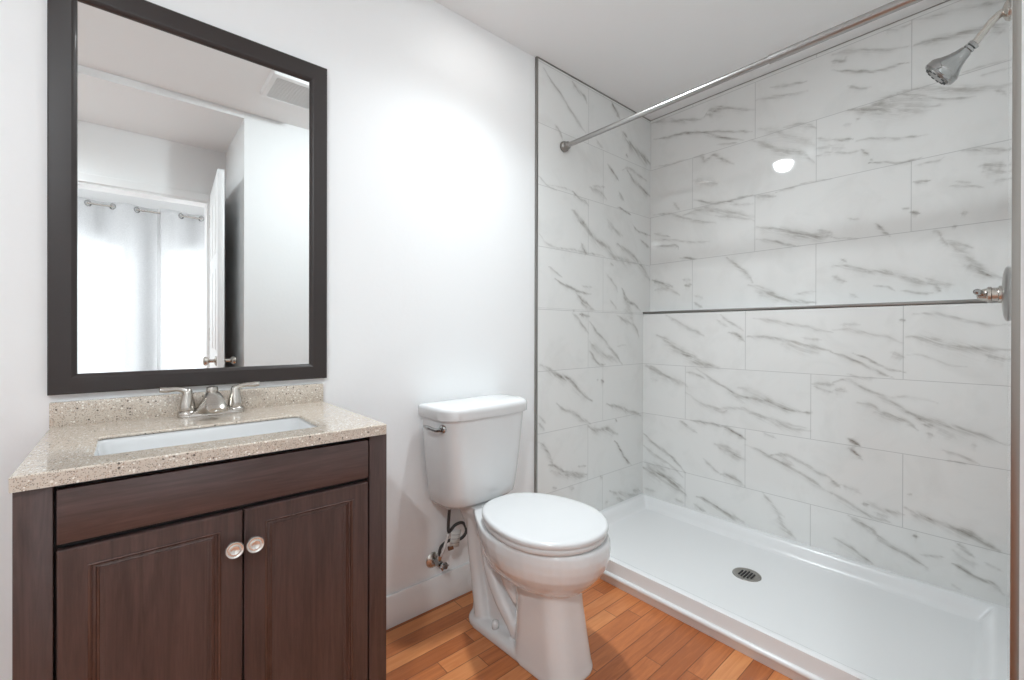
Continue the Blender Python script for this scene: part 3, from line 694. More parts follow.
# ---------------------------------------------------------------- the bedroom beyond the doorway (seen in the mirror)
M_carpet = simple('pale_carpet', (0.62, 0.61, 0.59), 0.95, bump_scale=400, bump_strength=0.4)  # unseen bedroom floor, made neutral to cut warm bounce
struct(box('floor_bedroom', -2.3, 2.7, -4.5, -2.38, -0.1, 0.0, M_carpet))
struct(box('ceiling_bedroom', -2.3, 2.7, -4.5, -2.38, ZC, ZC+0.1, M_ceiling))
for nm, x0, x1 in (('wall_bedroom_left', -2.3, -2.2), ('wall_bedroom_right', 2.6, 2.7)):
    bm = bmesh.new(); add_box(bm, x0, x1, -4.4, -4.15, 0, ZC); add_box(bm, x0, x1, -2.70, -2.26, 0, ZC)
    add_box(bm, x0, x1, -4.15, -2.70, 0, 0.35); add_box(bm, x0, x1, -4.15, -2.70, 2.15, ZC)
    struct(mesh_obj(nm, bm, M_wall))
for k, x0 in ((3, -2.27), (4, 2.63)):  # unseen side windows, added to let fill light through the doorway
    bm = bmesh.new()
    for y0, y1 in ((-4.15, -4.11), (-3.445, -3.405), (-2.74, -2.70)): add_box(bm, x0, x0+0.04, y0, y1, 0.35, 2.15)
    add_box(bm, x0, x0+0.04, -4.11, -2.74, 0.35, 0.39); add_box(bm, x0, x0+0.04, -4.11, -2.74, 2.11, 2.15)
    struct(mesh_obj('window_%d' % k, bm, M_trim))
bm = bmesh.new()
xs = [-2.2, WINDOWS[0][0], WINDOWS[0][1], WINDOWS[1][0], WINDOWS[1][1], 2.6]
for i in (0, 2, 4): add_box(bm, xs[i], xs[i+1], -4.34, -4.19, 0, ZC)
for i in (1, 3):
    add_box(bm, xs[i], xs[i+1], -4.34, -4.19, 0, WIN_Z[0]); add_box(bm, xs[i], xs[i+1], -4.34, -4.19, WIN_Z[1], ZC)
struct(mesh_obj('wall_bedroom_window', bm, M_wall))
M_glass, nt, b = newmat('window_glass')
b.inputs['Base Color'].default_value = (0.97, 0.98, 0.98, 1); b.inputs['Roughness'].default_value = 0.0
b.inputs['Transmission Weight'].default_value = 1.0; b.inputs['IOR'].default_value = 1.05
for i, (a, c) in enumerate(WINDOWS):
    z0, z1 = WIN_Z; bm = bmesh.new()
    add_box(bm, a, a+0.035, -4.31, -4.25, z0, z1); add_box(bm, c-0.035, c, -4.31, -4.25, z0, z1)
    add_box(bm, a+0.035, c-0.035, -4.31, -4.25, z0, z0+0.04); add_box(bm, a+0.035, c-0.035, -4.31, -4.25, z1-0.035, z1)
    add_box(bm, a+0.035, c-0.035, -4.31, -4.25, 1.055, 1.10)
    w = struct(mesh_obj('window_%d' % (i+1), bm, M_trim))
    box('window_pane', a+0.035, c-0.035, -4.282, -4.278, z0+0.04, z1-0.035, M_glass, w)
# door casing and the open door
bm = bmesh.new()
for x0, x1 in ((DX0, DX0+0.018), (DX1-0.018, DX1)): add_box(bm, x0, x1, -2.385, -2.255, 0, DZ)
add_box(bm, DX0+0.018, DX1-0.018, -2.385, -2.255, DZ-0.018, DZ)
struct(mesh_obj('trim_6', bm, M_trim), 'white lining of the doorway')
bm = bmesh.new()
for y0, y1 in ((-2.26, -2.247), (-2.393, -2.38)):
    add_box(bm, DX0-0.05, DX0+0.004, y0, y1, 0, DZ+0.05, 0.003); add_box(bm, DX1-0.004, DX1+0.05, y0, y1, 0, DZ+0.05, 0.003)
    add_box(bm, DX0+0.004, DX1-0.004, y0, y1, DZ-0.004, DZ+0.05, 0.003)
struct(mesh_obj('trim_7', bm, M_trim), 'white casing around the doorway')
# door leaf: hinge (0.434,-2.245), free edge (0.397,-1.60)
hx, hy, ex, ey = 0.4515, -2.243, 0.4155, -1.600
L = math.hypot(ex-hx, ey-hy); ang = math.atan2(ey-hy, ex-hx)
door = bpy.data.objects.new('door_1', None); COL.objects.link(door); door.location = (hx, hy, 0); door.rotation_euler = (0, 0, ang)
struct(door, 'white panel door standing open against the recess wall')
bm = bmesh.new(); add_box(bm, 0, L, -0.0175, 0.0175, 0.012, 2.085, 0.002)
for s in (-1, 1):
    for z0, z1 in ((0.22, 0.86), (1.0, 1.5), (1.6, 1.95)):
        for x0, x1 in ((0.11, L/2-0.05), (L/2+0.05, L-0.11)):
            add_box(bm, x0, x1, s*0.0175-0.004, s*0.0175+0.004, z0, z1, 0.0035, 2)
mesh_obj('door_panel', bm, M_trim, door, autosmooth=35)
for s in (-1, 1):
    bm = bmesh.new(); lathe(bm, [(0.030, 0), (0.031, 0.004), (0.026, 0.008), (0.011, 0.012), (0.011, 0.036), (0.022, 0.042), (0.027, 0.052), (0.026, 0.062), (0.019, 0.068), (0.0, 0.069)], (L-0.06, s*0.0175, 0.936), (0, s, 0), 32)
    mesh_obj('door_knob', bm, M_nickel, door, autosmooth=40)
for z in (0.25, 1.05, 1.85):
    bm = bmesh.new(); lathe(bm, [(0.006, 0), (0.006, 0.09)], (-0.004, 0.014, z), (0, 0, 1), 12); mesh_obj('door_hinge', bm, M_nickel, door)
# curtains on a rod
M_curtain, nt, b = newmat('sheer_curtain')
v = coords(nt, (1, 1, 1)); fn = noise(nt, 260, v, 2)
tr = N(nt, 'ShaderNodeBsdfTranslucent'); tr.inputs[0].default_value = (0.93, 0.94, 0.95, 1)
df = N(nt, 'ShaderNodeBsdfDiffuse'); df.inputs[0].default_value = (0.86, 0.86, 0.87, 1)
mx = N(nt, 'ShaderNodeMixShader'); mx.inputs[0].default_value = 0.45; link(nt, df.outputs[0], mx.inputs[1]); link(nt, tr.outputs[0], mx.inputs[2])
tp = N(nt, 'ShaderNodeBsdfTransparent'); mx2 = N(nt, 'ShaderNodeMixShader')
link(nt, math_n(nt, 'MULTIPLY', fn.outputs[0], 0.56), mx2.inputs[0])
link(nt, mx.outputs[0], mx2.inputs[1]); link(nt, tp.outputs[0], mx2.inputs[2]); link(nt, mx2.outputs[0], nt.nodes['Material Output'].inputs[0])
def cy(x): return -4.1 + 0.045*math.sin(2*PI*(x+0.290)/0.345 + PI)
def curtain(x0, x1, label):
    n = int((x1-x0)/0.012); zs = [0.05+(2.335-0.05)*k/40 for k in range(41)]
    bm = bmesh.new(); rows = []
    for z in zs:
        f = 1.0+0.25*math.sin(z*2.3+x0)*(1-z/2.4)
        rows.append([bm.verts.new((x0+(x1-x0)*i/n, -4.1+(cy(x0+(x1-x0)*i/n)+4.1)*f, z)) for i in range(n+1)])
    for r in range(40):
        for i in range(n): bm.faces.new((rows[r][i], rows[r][i+1], rows[r+1][i+1], rows[r+1][i]))
    o = mesh_obj('window_curtain', bm, M_curtain, smooth=True)
    sm = o.modifiers.new('thickness', 'SOLIDIFY'); sm.thickness = 0.0012
    tag(o, label, 'curtain', 'sheer bedroom curtains')
    k = 0; x = -0.290 - 0.345*6
    while x < x1:
        for xx in (x, x+0.1725):
            if x0+0.02 < xx < x1-0.02:
                g = bmesh.new(); R = 0.024; r = 0.006
                sl = 0.045*2*PI/0.345*math.cos(2*PI*(xx+0.290)/0.345+PI); nx, ny = -sl, 1.0; l = math.hypot(nx, ny)
                lathe(g, [(R-r, -r), (R+r, -r*0.8), (R+r, r*0.8), (R-r, r), (R-r, -r)], (xx, cy(xx), 2.295), (nx/l, ny/l, 0), 20, cap=False)
                mesh_obj('grommet', g, M_chrome, o, autosmooth=40)
        x += 0.345
    return o
curtain(-1.15, 0.215, 'left sheer white grommet curtain reflected in the mirror')
curtain(0.235, 1.40, 'right sheer white grommet curtain reflected beside the open door')
t = thing('curtain_rod', 'thin metal curtain rod threaded through the grommets, seen in the mirror', 'curtain rod', (0.1, -4.1, 2.295))
bm = bmesh.new(); tube(bm, [(-1.4, 0, 0), (1.45, 0, 0)], 0.009, 14); mesh_obj('rod', bm, M_nickel, t, autosmooth=40)
for x in (-1.4, 1.45):
    bm = bmesh.new(); lathe(bm, [(0.0, -0.022), (0.016, -0.016), (0.022, 0), (0.016, 0.016), (0.0, 0.022)], (x, 0, 0), (1, 0, 0), 20); mesh_obj('finial', bm, M_nickel, t, smooth=True)
for x in (-1.2, 1.25):
    bm = bmesh.new(); tube(bm, [(x, 0, 0), (x, -0.09, 0)], 0.006, 10); lathe(bm, [(0.02, 0), (0.02, 0.006)], (x, -0.09, 0), (0, 1, 0), 16); mesh_obj('bracket', bm, M_nickel, t)

# ================================================================ wall mirror
t = thing('wall_mirror', 'large rectangular mirror in a dark espresso wood frame above the vanity', 'mirror', (0.178, 0, 0.957))
ox0, ox1, oz0, oz1 = -0.1505-0.178, 0.5072-0.178, 0.0, 2.0030-0.957
ix0, ix1, iz0, iz1 = -0.0985-0.178, 0.4525-0.178, 1.0065-0.957, 1.9430-0.957
bm = bmesh.new()
def fr(bm, o, i):
    rings = []
    for (x0, x1, z0, z1), y in o:
        rings.append([(x0, y, z0), (x1, y, z0), (x1, y, z1), (x0, y, z1)])
    loft(bm, rings, False, False, closed=True)
def lerp4(t_, ins=0.0):
    return (ox0+(ix0-ox0)*t_, ox1+(ix1-ox1)*t_, oz0+(iz0-oz0)*t_, oz1+(iz1-oz1)*t_)
fr(bm, [(lerp4(0), 0.0), (lerp4(0), -0.018), (lerp4(0.05), -0.0205), (lerp4(0.80), -0.0215), (lerp4(0.86), -0.020), (lerp4(0.98), -0.014), (lerp4(1.0), -0.010), (lerp4(1.0), 0.0)], None)
mesh_obj('mirror_frame', bm, M_frame, t, autosmooth=25)
bm = bmesh.new(); add_box(bm, ix0-0.004, ix1+0.004, -0.0085, -0.004, iz0-0.004, iz1+0.004)
mesh_obj('mirror_glass', bm, M_mirror, t)

# ================================================================ vanity cabinet
VX0, VX1, VYF, VTOP = -0.147, 0.5015, -0.488, 0.852
t = thing('vanity_cabinet', 'dark espresso wood vanity cabinet with two panelled doors under the stone top', 'cabinet', (0.1805, -0.25, 0))
def T(x): return x-0.178
def vb(name, x0, x1, y0, y1, z0, z1, m, par, bev=0.0015):
    return box(name, x0-0.178, x1-0.178, y0+0.25, y1+0.25, z0, z1, m, par, bev)
bm = bmesh.new()
def vbx(x0, x1, y0, y1, z0, z1, bev=0.001): add_box(bm, x0-0.178, x1-0.178, y0+0.25, y1+0.25, z0, z1, bev)
vbx(VX0+0.001, VX0+0.017, -0.470, -0.014, 0.0, VTOP); vbx(VX1-0.017, VX1-0.001, -0.470, -0.014, 0.0, VTOP)
vbx(VX0+0.017, VX1-0.017, -0.43, -0.012, 0.09, 0.105); vbx(VX0+0.017, VX1-0.017, -0.02, -0.012, 0.105, VTOP)
vbx(VX0+0.017, VX1-0.017, -0.42, -0.40, 0.0, 0.09)
mesh_obj('carcass', bm, M_wood_v, t, autosmooth=35)
vb('dark_backing', VX0+0.02, VX1-0.02, -0.470, -0.462, 0.105, VTOP-0.001, M_black, t, 0)
vb('stile', VX0, -0.1005, VYF, -0.470, 0.0, VTOP, M_wood_v, t)
vb('stile', 0.4555, VX1, VYF, -0.470, 0.0, VTOP, M_wood_v, t)
vb('bottom_rail', -0.0995, 0.4545, VYF+0.002, -0.472, 0.095, 0.135, M_wood_h, t)
vb('false_drawer_front', -0.0962, 0.4520, VYF-0.001, -0.472, 0.7475, 0.8415, M_wood_h, t, 0.002)
def vdoor(x0, x1, z0, z1, knob_x):
    """panelled door: flat stiles, stepped moulding, recessed panel"""
    bm = bmesh.new()
    X0, X1 = x0-0.178, x1-0.178; yf = VYF+0.25-0.001; yb = -0.472+0.25
    def ring(ins, y, ez=None):
        zt_ = z1-ins*0.86
        return [(X0+ins, y, z0+ins), (X1-ins, y, z0+ins), (X1-ins, y, zt_), (X0+ins, y, zt_)]
    loft(bm, [ring(0, yb), ring(0, yf+0.002), ring(0.002, yf), ring(0.0385, yf), ring(0.040, yf+0.006), ring(0.06, yf+0.006), ring(0.06, yb)], False, False, closed=True)
    d = mesh_obj('door', bm, M_wood_v, t, autosmooth=25)
    bm = bmesh.new()
    loft(bm, [ring(0.0385, yf+0.004), ring(0.0385, yf-0.0015), ring(0.0410, yf-0.0028), ring(0.0435, yf-0.0012), ring(0.0445, yf+0.0022), ring(0.0485, yf+0.0015), ring(0.0500, yf+0.0050), ring(0.0530, yf+0.0042), ring(0.0555, yf+0.0080), ring(0.0555, yf+0.010)], False, False, closed=True)
    mesh_obj('panel_moulding', bm, M_wood_edge, d, autosmooth=20)
    bm = bmesh.new(); add_box(bm, X0+0.050, X1-0.050, yf+0.0075, yf+0.012, z0+0.050, z1-0.050)
    mesh_obj('door_panel', bm, M_wood_v, d)
    bm = bmesh.new()
    lathe(bm, [(0.0085, 0), (0.0085, 0.003), (0.006, 0.006), (0.006, 0.014), (0.0135, 0.018), (0.0168, 0.0215), (0.0170, 0.0245), (0.0155, 0.0265), (0.0128, 0.0262), (0.0118, 0.0250), (0.0095, 0.0252), (0.0085, 0.0268), (0.0072, 0.0260), (0.0045, 0.0245), (0.0, 0.0245)], (knob_x-0.178, yf, 0.6665), (0, -1, 0), 36)
    mesh_obj('knob', bm, M_knob, d, autosmooth=50)
vdoor(-0.0962, 0.1788, 0.137, 0.7365, 0.1605)
vdoor(0.1820, 0.4520, 0.137, 0.7365, 0.1978)

# ================================================================ stone top with backsplash and basin
t = thing('vanity_countertop', 'speckled beige stone vanity top with low backsplash and rectangular white basin', 'countertop', (0.1758, -0.25, 0.8520))
cx, cyy = 0.0, 0.0
HX, HY = 0.3230, 0.2495; zt, zb = 0.026, 0.0
sx, sy, shx, shy, sr = 0.1545-0.1758, -0.320+0.25, 0.206, 0.101, 0.018
bm = bmesh.new()
rings = [rrect(sx, sy, shx+0.013, shy+0.013, sr, zb, 6), rrect(0, 0, HX, HY, 0.003, zb, 6), rrect(0, 0, HX, HY, 0.003, zt-0.0025, 6), rrect(0, 0, HX-0.0025, HY-0.0025, 0.003, zt, 6),
         rrect(sx, sy, shx+0.003, shy+0.003, sr, zt, 6), rrect(sx, sy, shx, shy, sr, zt-0.003, 6), rrect(sx, sy, shx, shy, sr, zt-0.006, 6), rrect(sx, sy, shx+0.012, shy+0.012, sr, zt-0.007, 6), rrect(sx, sy, shx+0.013, shy+0.013, sr, zb, 6)]
loft(bm, rings, False, False)
bmesh.ops.remove_doubles(bm, verts=bm.verts, dist=1e-5)
mesh_obj('counter_slab', bm, M_granite, t, autosmooth=30)
bm = bmesh.new(); add_box(bm, -HX, HX-0.003, HY-0.020, HY, zt-0.002, zt+0.0605, 0.002)
mesh_obj('backsplash', bm, M_granite, t, autosmooth=35)
bm = bmesh.new()
prof = [(0.0, zt-0.008), (-0.001, zt-0.008), (0.0, zt-0.014), (0.004, zt-0.055), (0.012, zt-0.095), (0.030, zt-0.118), (0.060, zt-0.124)]
rings = [rrect(sx, sy, shx-i if i > 0 else shx-i, shy-i, max(sr-i*0.3, 0.02), z, 6) for i, z in [(-0.011, zt-0.0085)]+[(a, z) for a, z in prof[1:]]]
loft(bm, rings, False, True)
bs = mesh_obj('sink_basin', bm, M_ceramic, t, smooth=True)
sm = bs.modifiers.new('thickness', 'SOLIDIFY'); sm.thickness = 0.007; sm.offset = -1
bm = bmesh.new(); lathe(bm, [(0.0, -0.001), (0.026, -0.001), (0.028, 0.002), (0.022, 0.003), (0.019, 0.0015), (0.0, 0.0025)], (sx, sy+0.01, zt-0.1235), (0, 0, 1), 28)
mesh_obj('basin_drain', bm, M_nickel, t, autosmooth=40)

# ================================================================ faucet
t = thing('sink_faucet', 'brushed nickel two handle faucet standing behind the basin', 'faucet', (0.1775, -0.062, 0.8780))
bm = bmesh.new()
def stad(hx_, hy_, z): return rrect(0, 0, hx_, hy_, hy_*0.98, z, 8)
loft(bm, [stad(0.079, 0.0235, 0.0), stad(0.0795, 0.024, 0.004), stad(0.078, 0.0225, 0.010), stad(0.074, 0.0185, 0.013)])
mesh_obj('base_plate', bm, M_nickel, t, autosmooth=40)
# broad flared body that rises to the spout
bm = bmesh.new()
rings = []
for z, hw, yc, hd in ((0.010, 0.044, -0.001, 0.023), (0.018, 0.040, -0.004, 0.026), (0.030, 0.033, -0.009, 0.030), (0.044, 0.0240, -0.010, 0.028), (0.056, 0.0190, -0.008, 0.022), (0.064, 0.0150, -0.006, 0.016)):
    rings.append(rrect(0, yc, hw, hd, min(hw, hd)*0.75, z, 6))
loft(bm, rings)
P = bez([(0, 0.004, 0.060), (0, -0.018, 0.060), (0, -0.048, 0.050), (0, -0.078, 0.034), (0, -0.094, 0.024)], 6)
lathe(bm, [(0.0115, 0.0), (0.0135, 0.006), (0.0150, 0.013), (0.0135, 0.020), (0.0085, 0.0215), (0.0, 0.023)], (0, -0.002, 0.058), (0, 0, 1), 24)
tube(bm, P, [0.0150, 0.0175, 0.0205, 0.0235, 0.0250, 0.0200], 24, 0.42, (0, 0, 1))
lathe(bm, [(0.0095, 0), (0.0095, 0.010), (0.0075, 0.011)], (0, -0.084, 0.029), (0, -0.35, -0.93), 18)
mesh_obj('spout', bm, M_nickel, t, autosmooth=50)
bm = bmesh.new(); lathe(bm, [(0.004, 0), (0.003, 0.01), (0.003, 0.016), (0.0055, 0.019), (0.0055, 0.023), (0.0, 0.025)], (0, 0.019, 0.012), (0, 0.05, 1), 14)
mesh_obj('lift_rod', bm, M_nickel, t, smooth=True)
for s in (-1, 1):
    bm = bmesh.new()
    lathe(bm, [(0.0235, 0.006), (0.0240, 0.013), (0.0215, 0.017), (0.0180, 0.019), (0.0190, 0.024), (0.0175, 0.036), (0.0145, 0.050), (0.0120, 0.062), (0.0115, 0.070), (0.0080, 0.077), (0.0, 0.079)], (s*0.0565, 0, 0), (0, 0, 1), 30)
    h = mesh_obj('handle', bm, M_nickel, t, autosmooth=50)
    bm = bmesh.new()
    P = bez([(s*0.052, 0, 0.058), (s*0.060, 0, 0.071), (s*0.078, -0.001, 0.0785), (s*0.100, -0.002, 0.0785), (s*0.117, -0.003, 0.0795)], 7)
    tube(bm, P, [0.0105, 0.0120, 0.0100, 0.0088, 0.0096, 0.0108, 0.0090], 18, 0.72)
    mesh_obj('lever', bm, M_nickel, h, smooth=True)
# ================================================================ shower pan
PX0, PX1, PY0, PY1 = 1.6225, XL, -0.0125, -1.533
DR = (2.049, -0.770)
def sstep(a, b, x):
    t_ = min(1, max(0, (x-a)/(b-a))); return t_*t_*(3-2*t_)
def pan_z(x, y):
    dw = min(PX1-x, PY0-y, y-wall_y(x))          # distance to the three walls
    df = x-PX0
    floor = 0.052+0.010*math.hypot(x-DR[0], y-DR[1])
    zw = 0.1150 + (floor-0.1150)*sstep(0.022, 0.070, dw)
    zf = 0.1035 + (floor-0.1035)*sstep(0.020, 0.085, df) - 0.006*(1-sstep(0, 0.012, df))
    z = floor
    a = 1-sstep(0.022, 0.070, dw); b_ = 1-sstep(0.020, 0.085, df)
    z = floor + (0.1150-floor)*a
    z2 = floor + (0.1035-floor)*b_ - 0.005*(1-sstep(0, 0.010, df))
    return max(z, z2) if df > 0.03 else z2*(1-a)+max(z2, 0.1150*sstep(0.0, 0.03, df)+z2*(1-sstep(0.0, 0.03, df)))*a
pan = thing('shower_pan', 'white acrylic shower pan with low threshold and wall rims', 'shower pan', (2.0, -0.77, 0))
bm = bmesh.new()
def axis_pts(a, b, fine, n):
    """more points near both ends"""
    k = []
    for i in range(n+1):
        t_ = i/n; k.append(a+(b-a)*(0.5-0.5*math.cos(PI*t_))*0.85+(b-a)*t_*0.15)
    return k
gx = axis_pts(PX0, PX1, 0, 64); gy = axis_pts(PY1, PY0, 0, 96)
def yy(x, y): return PY0+(y-PY0)*(wall_y(x)-0.0004-PY0)/(PY1-PY0)
V = [[bm.verts.new((x-2.0, yy(x, y)+0.77, pan_z(x, yy(x, y)))) for x in gx] for y in gy]
for j in range(len(gy)-1):
    for i in range(len(gx)-1):
        bm.faces.new((V[j][i], V[j][i+1], V[j+1][i+1], V[j+1][i]))
prof = [(PX0-0.0005, 0.094), (PX0-0.002, 0.088), (PX0-0.003, 0.050), (PX0-0.004, 0.0465), (PX0-0.009, 0.0455), (PX0-0.0145, 0.043), (PX0-0.0165, 0.038), (PX0-0.0165, 0.032), (PX0-0.0145, 0.029), (PX0-0.0125, 0.027), (PX0-0.0125, 0.003), (PX0-0.011, 0.0)]
prev = [V[j][0] for j in range(len(gy))]
for px_, pz in prof:
    cur = [bm.verts.new((px_-2.0, yy(px_, y)+0.77, pz)) for y in gy]
    for j in range(len(gy)-1): bm.faces.new((prev[j], prev[j+1], cur[j+1], cur[j]))
    prev = cur
mesh_obj('pan_body', bm, M_pan, pan, autosmooth=50)
dx, dy = DR[0]-2.0, DR[1]+0.77; dz = pan_z(*DR)
bm = bmesh.new(); lathe(bm, [(0.0, 0.001), (0.040, 0.0015), (0.047, 0.0025), (0.056, 0.0025), (0.0575, 0.0)], (dx, dy, dz), (0, 0, 1), 48)
dr = mesh_obj('drain_cover', bm, M_steeltrim, pan, autosmooth=40)
for k in range(-2, 3):
    hl = 0.035-0.006*abs(k)
    bm = bmesh.new(); loft(bm, [rrect(dx, dy+k*0.0125, hl, 0.0032, 0.0031, dz+z, 4) for z in (0.0008, 0.0034)])
    mesh_obj('drain_slot', bm, M_black, dr)


# ================================================================ toilet
TO = (1.063, -0.004); TA = math.radians(2.5)
toilet = thing('toilet', 'white two piece toilet with closed lid between vanity and shower', 'toilet', (TO[0], TO[1], 0), TA)
# local frame: x to the right, y = -(distance from the wall)
def egg(hw, d0, d1, z, n=48, back=0.55, p=2.3, bw=None):
    """egg outline: widest part towards the front, flatter back"""
    out = []
    dc = d0+(d1-d0)*back
    for i in range(n):
        a = 2*PI*i/n; c, s = math.cos(a), math.sin(a)
        if s >= 0:   # front half
            x = hw*abs(c)**(2/2.05)*(1 if c >= 0 else -1); d = dc+(d1-dc)*abs(s)**(2/2.05)
        else:
            x = hw*abs(c)**(2/p)*(1 if c >= 0 else -1); d = dc-(dc-d0)*abs(s)**(2/p)
            if bw is not None:      # pull the back in to a narrower width
                k = (dc-d)/(dc-d0); x = x*(1-(1-bw)*k**1.5)
        out.append((x, -d, z))
    return out
bm = bmesh.new()
# bowl
rings = [egg(0.060, 0.25, 0.540, 0.255, p=2.2), egg(0.104, 0.24, 0.616, 0.270, p=2.2), egg(0.132, 0.235, 0.646, 0.288, p=2.2), egg(0.153, 0.23, 0.667, 0.309), egg(0.172, 0.21, 0.687, 0.333, bw=0.75), egg(0.187, 0.18, 0.703, 0.358, bw=0.60), egg(0.195, 0.15, 0.713, 0.386, bw=0.50), egg(0.198, 0.13, 0.717, 0.412, bw=0.45), egg(0.196, 0.12, 0.715, 0.436, bw=0.42), egg(0.190, 0.12, 0.709, 0.4445, bw=0.42)]
loft(bm, rings)
# tank deck
loft(bm, [rrect(0, -0.165, 0.055, 0.080, 0.04, 0.330), rrect(0, -0.175, 0.070, 0.100, 0.04, 0.385), rrect(0, -0.180, 0.080, 0.115, 0.04, 0.415), rrect(0, -0.180, 0.080, 0.118, 0.04, 0.4445)])
# front column of the pedestal
col = [(0.0, 0.096, 0.39, 0.645), (0.012, 0.097, 0.388, 0.647), (0.03, 0.095, 0.39, 0.642), (0.09, 0.092, 0.395, 0.632), (0.15, 0.090, 0.395, 0.622), (0.20, 0.088, 0.395, 0.614), (0.26, 0.087, 0.39, 0.608), (0.32, 0.082, 0.39, 0.602)]
loft(bm, [rrect(0, -(d0+d1)/2, hw, (d1-d0)/2, 0.066, z, 8) for z, hw, d0, d1 in col])
# rear body
rear = [(0.0, 0.055, 0.12, 0.42), (0.10, 0.036, 0.12, 0.42), (0.20, 0.034, 0.13, 0.42), (0.30, 0.042, 0.12, 0.40), (0.40, 0.065, 0.10, 0.36)]
loft(bm, [rrect(0, -(d0+d1)/2, hw, (d1-d0)/2, 0.04, z, 6) for z, hw, d0, d1 in rear])
# foot plinth
pl = [(0.0, 0.092, 0.135, 0.50), (0.018, 0.093, 0.133, 0.50), (0.030, 0.088, 0.140, 0.50), (0.038, 0.074, 0.155, 0.48)]
loft(bm, [rrect(0, -(d0+d1)/2, hw, (d1-d0)/2, 0.065, z, 8) for z, hw, d0, d1 in pl])
# trapway bulges on both flanks
for s in (-1, 1):
    tube(bm, bez([(s*0.044, -0.150, 0.40), (s*0.046, -0.150, 0.30), (s*0.044, -0.165, 0.19), (s*0.046, -0.190, 0.10), (s*0.048, -0.21, 0.03)], 6), [0.030, 0.027, 0.026, 0.030, 0.034], 16)
    tube(bm, bez([(s*0.050, -0.225, 0.39), (s*0.046, -0.230, 0.30), (s*0.046, -0.265, 0.21), (s*0.046, -0.320, 0.14), (s*0.044, -0.37, 0.09), (s*0.044, -0.40, 0.05)], 6), [0.026, 0.025, 0.028, 0.031, 0.030, 0.028], 16)
    tube(bm, bez([(s*0.056, -0.320, 0.33), (s*0.052, -0.355, 0.24), (s*0.044, -0.40, 0.17)], 6), [0.028, 0.028, 0.022], 16)
body = mesh_obj('toilet_bowl', bm, M_ceramic, toilet)
rm = body.modifiers.new('fuse', 'REMESH'); rm.mode = 'VOXEL'; rm.voxel_size = 0.0040; rm.use_smooth_shade = True
sm = body.modifiers.new('soften', 'SMOOTH'); sm.factor = 0.6; sm.iterations = 6
# seat ring and lid
bm = bmesh.new()
def shift(r, dx_=-0.006): return [(x+dx_, y, z) for x, y, z in r]
def seat_o(k, z): return shift(egg(0.188-k, 0.250+k, 0.702-k, z, 64, 0.56, 2.6, 0.84))
def seat_i(k, z): return egg(0.118+k, 0.345-k, 0.632+k, z, 64, 0.56, 2.3, 0.9)
loft(bm, [seat_o(0.003, 0.4475), seat_o(0.0, 0.4510), seat_o(0.0, 0.4615), seat_o(0.003, 0.4655), seat_i(0.003, 0.4655), seat_i(0.0, 0.4615), seat_i(0.0, 0.4510), seat_i(0.003, 0.4475)], False, False, True)
mesh_obj('seat_ring', bm, M_seat, toilet, autosmooth=50)
bm = bmesh.new()
def lid_o(k, z): return shift(egg(0.1900-k, 0.246+k, 0.706-k, z, 72, 0.56, 2.6, 0.84))
loft(bm, [lid_o(0.006, 0.4670), lid_o(0.001, 0.4680), lid_o(0.0, 0.4710), lid_o(0.0, 0.4780), lid_o(0.002, 0.4825), lid_o(0.0055, 0.4855), lid_o(0.011, 0.4870), lid_o(0.03, 0.4882), lid_o(0.08, 0.4895), lid_o(0.14, 0.4900)])
mesh_obj('seat_lid', bm, M_seat, toilet, autosmooth=40)
for s in (-1, 1):
    bm = bmesh.new(); loft(bm, [rrect(s*0.068, -0.249, 0.016, 0.012, 0.012, 0.4445+z, 5) for z in (0, 0.016, 0.022)]); lathe(bm, [(0.007, -0.016), (0.007, 0.016)], (s*0.068, -0.256, 0.467), (1, 0, 0), 14)
    mesh_obj('seat_hinge', bm, M_seat, toilet, autosmooth=40)
# tank
def dring(hw, d0, d1, rf, z, n=10, bulge=0.0):
    """tank outline: small radius at the wall, large radius in front, slightly bowed front"""
    out = []; rb = 0.014
    for cx_, cd, r, a0 in ((hw-rf, d1-rf, rf, 0), (-(hw-rf), d1-rf, rf, 90), (-(hw-rb), d0+rb, rb, 180), (hw-rb, d0+rb, rb, 270)):
        for i in range(n+1):
            a = math.radians(a0+90*i/n)
            x, d = cx_+r*math.cos(a), cd+r*math.sin(a)
            out.append((x, d))
        if a0 == 0:      # along the front
            for i in range(1, 10):
                x = (hw-rf)*(1-2*i/10); out.append((x, d1+bulge*(1-(x/(hw-rf))**2)))
    return [(x, -d, z) for x, d in out]
bm = bmesh.new()
TK = [(0.445, 0.148, 0.040, 0.160, 0.06), (0.449, 0.165, 0.030, 0.178, 0.075), (0.462, 0.175, 0.024, 0.190, 0.080), (0.50, 0.180, 0.022, 0.196, 0.080), (0.62, 0.194, 0.020, 0.204, 0.080), (0.72, 0.202, 0.019, 0.210, 0.080), (0.790, 0.206, 0.018, 0.214, 0.080)]
loft(bm, [dring(hw, d0, d1, rf, z, bulge=0.006) for z, hw, d0, d1, rf in TK])
mesh_obj('tank', bm, M_ceramic, toilet, autosmooth=60)
bm = bmesh.new()
LD = [(0.787, 0.212, 0.012, 0.220), (0.790, 0.2175, 0.009, 0.2245), (0.820, 0.2185, 0.008, 0.2255), (0.829, 0.2165, 0.010, 0.2235), (0.8345, 0.210, 0.017, 0.217), (0.8375, 0.198, 0.03, 0.204), (0.839, 0.15, 0.06, 0.165)]
loft(bm, [dring(hw, d0, d1, 0.080 if hw > 0.18 else 0.04, z, bulge=0.007) for z, hw, d0, d1 in LD])
mesh_obj('tank_lid', bm, M_ceramic, toilet, autosmooth=60)
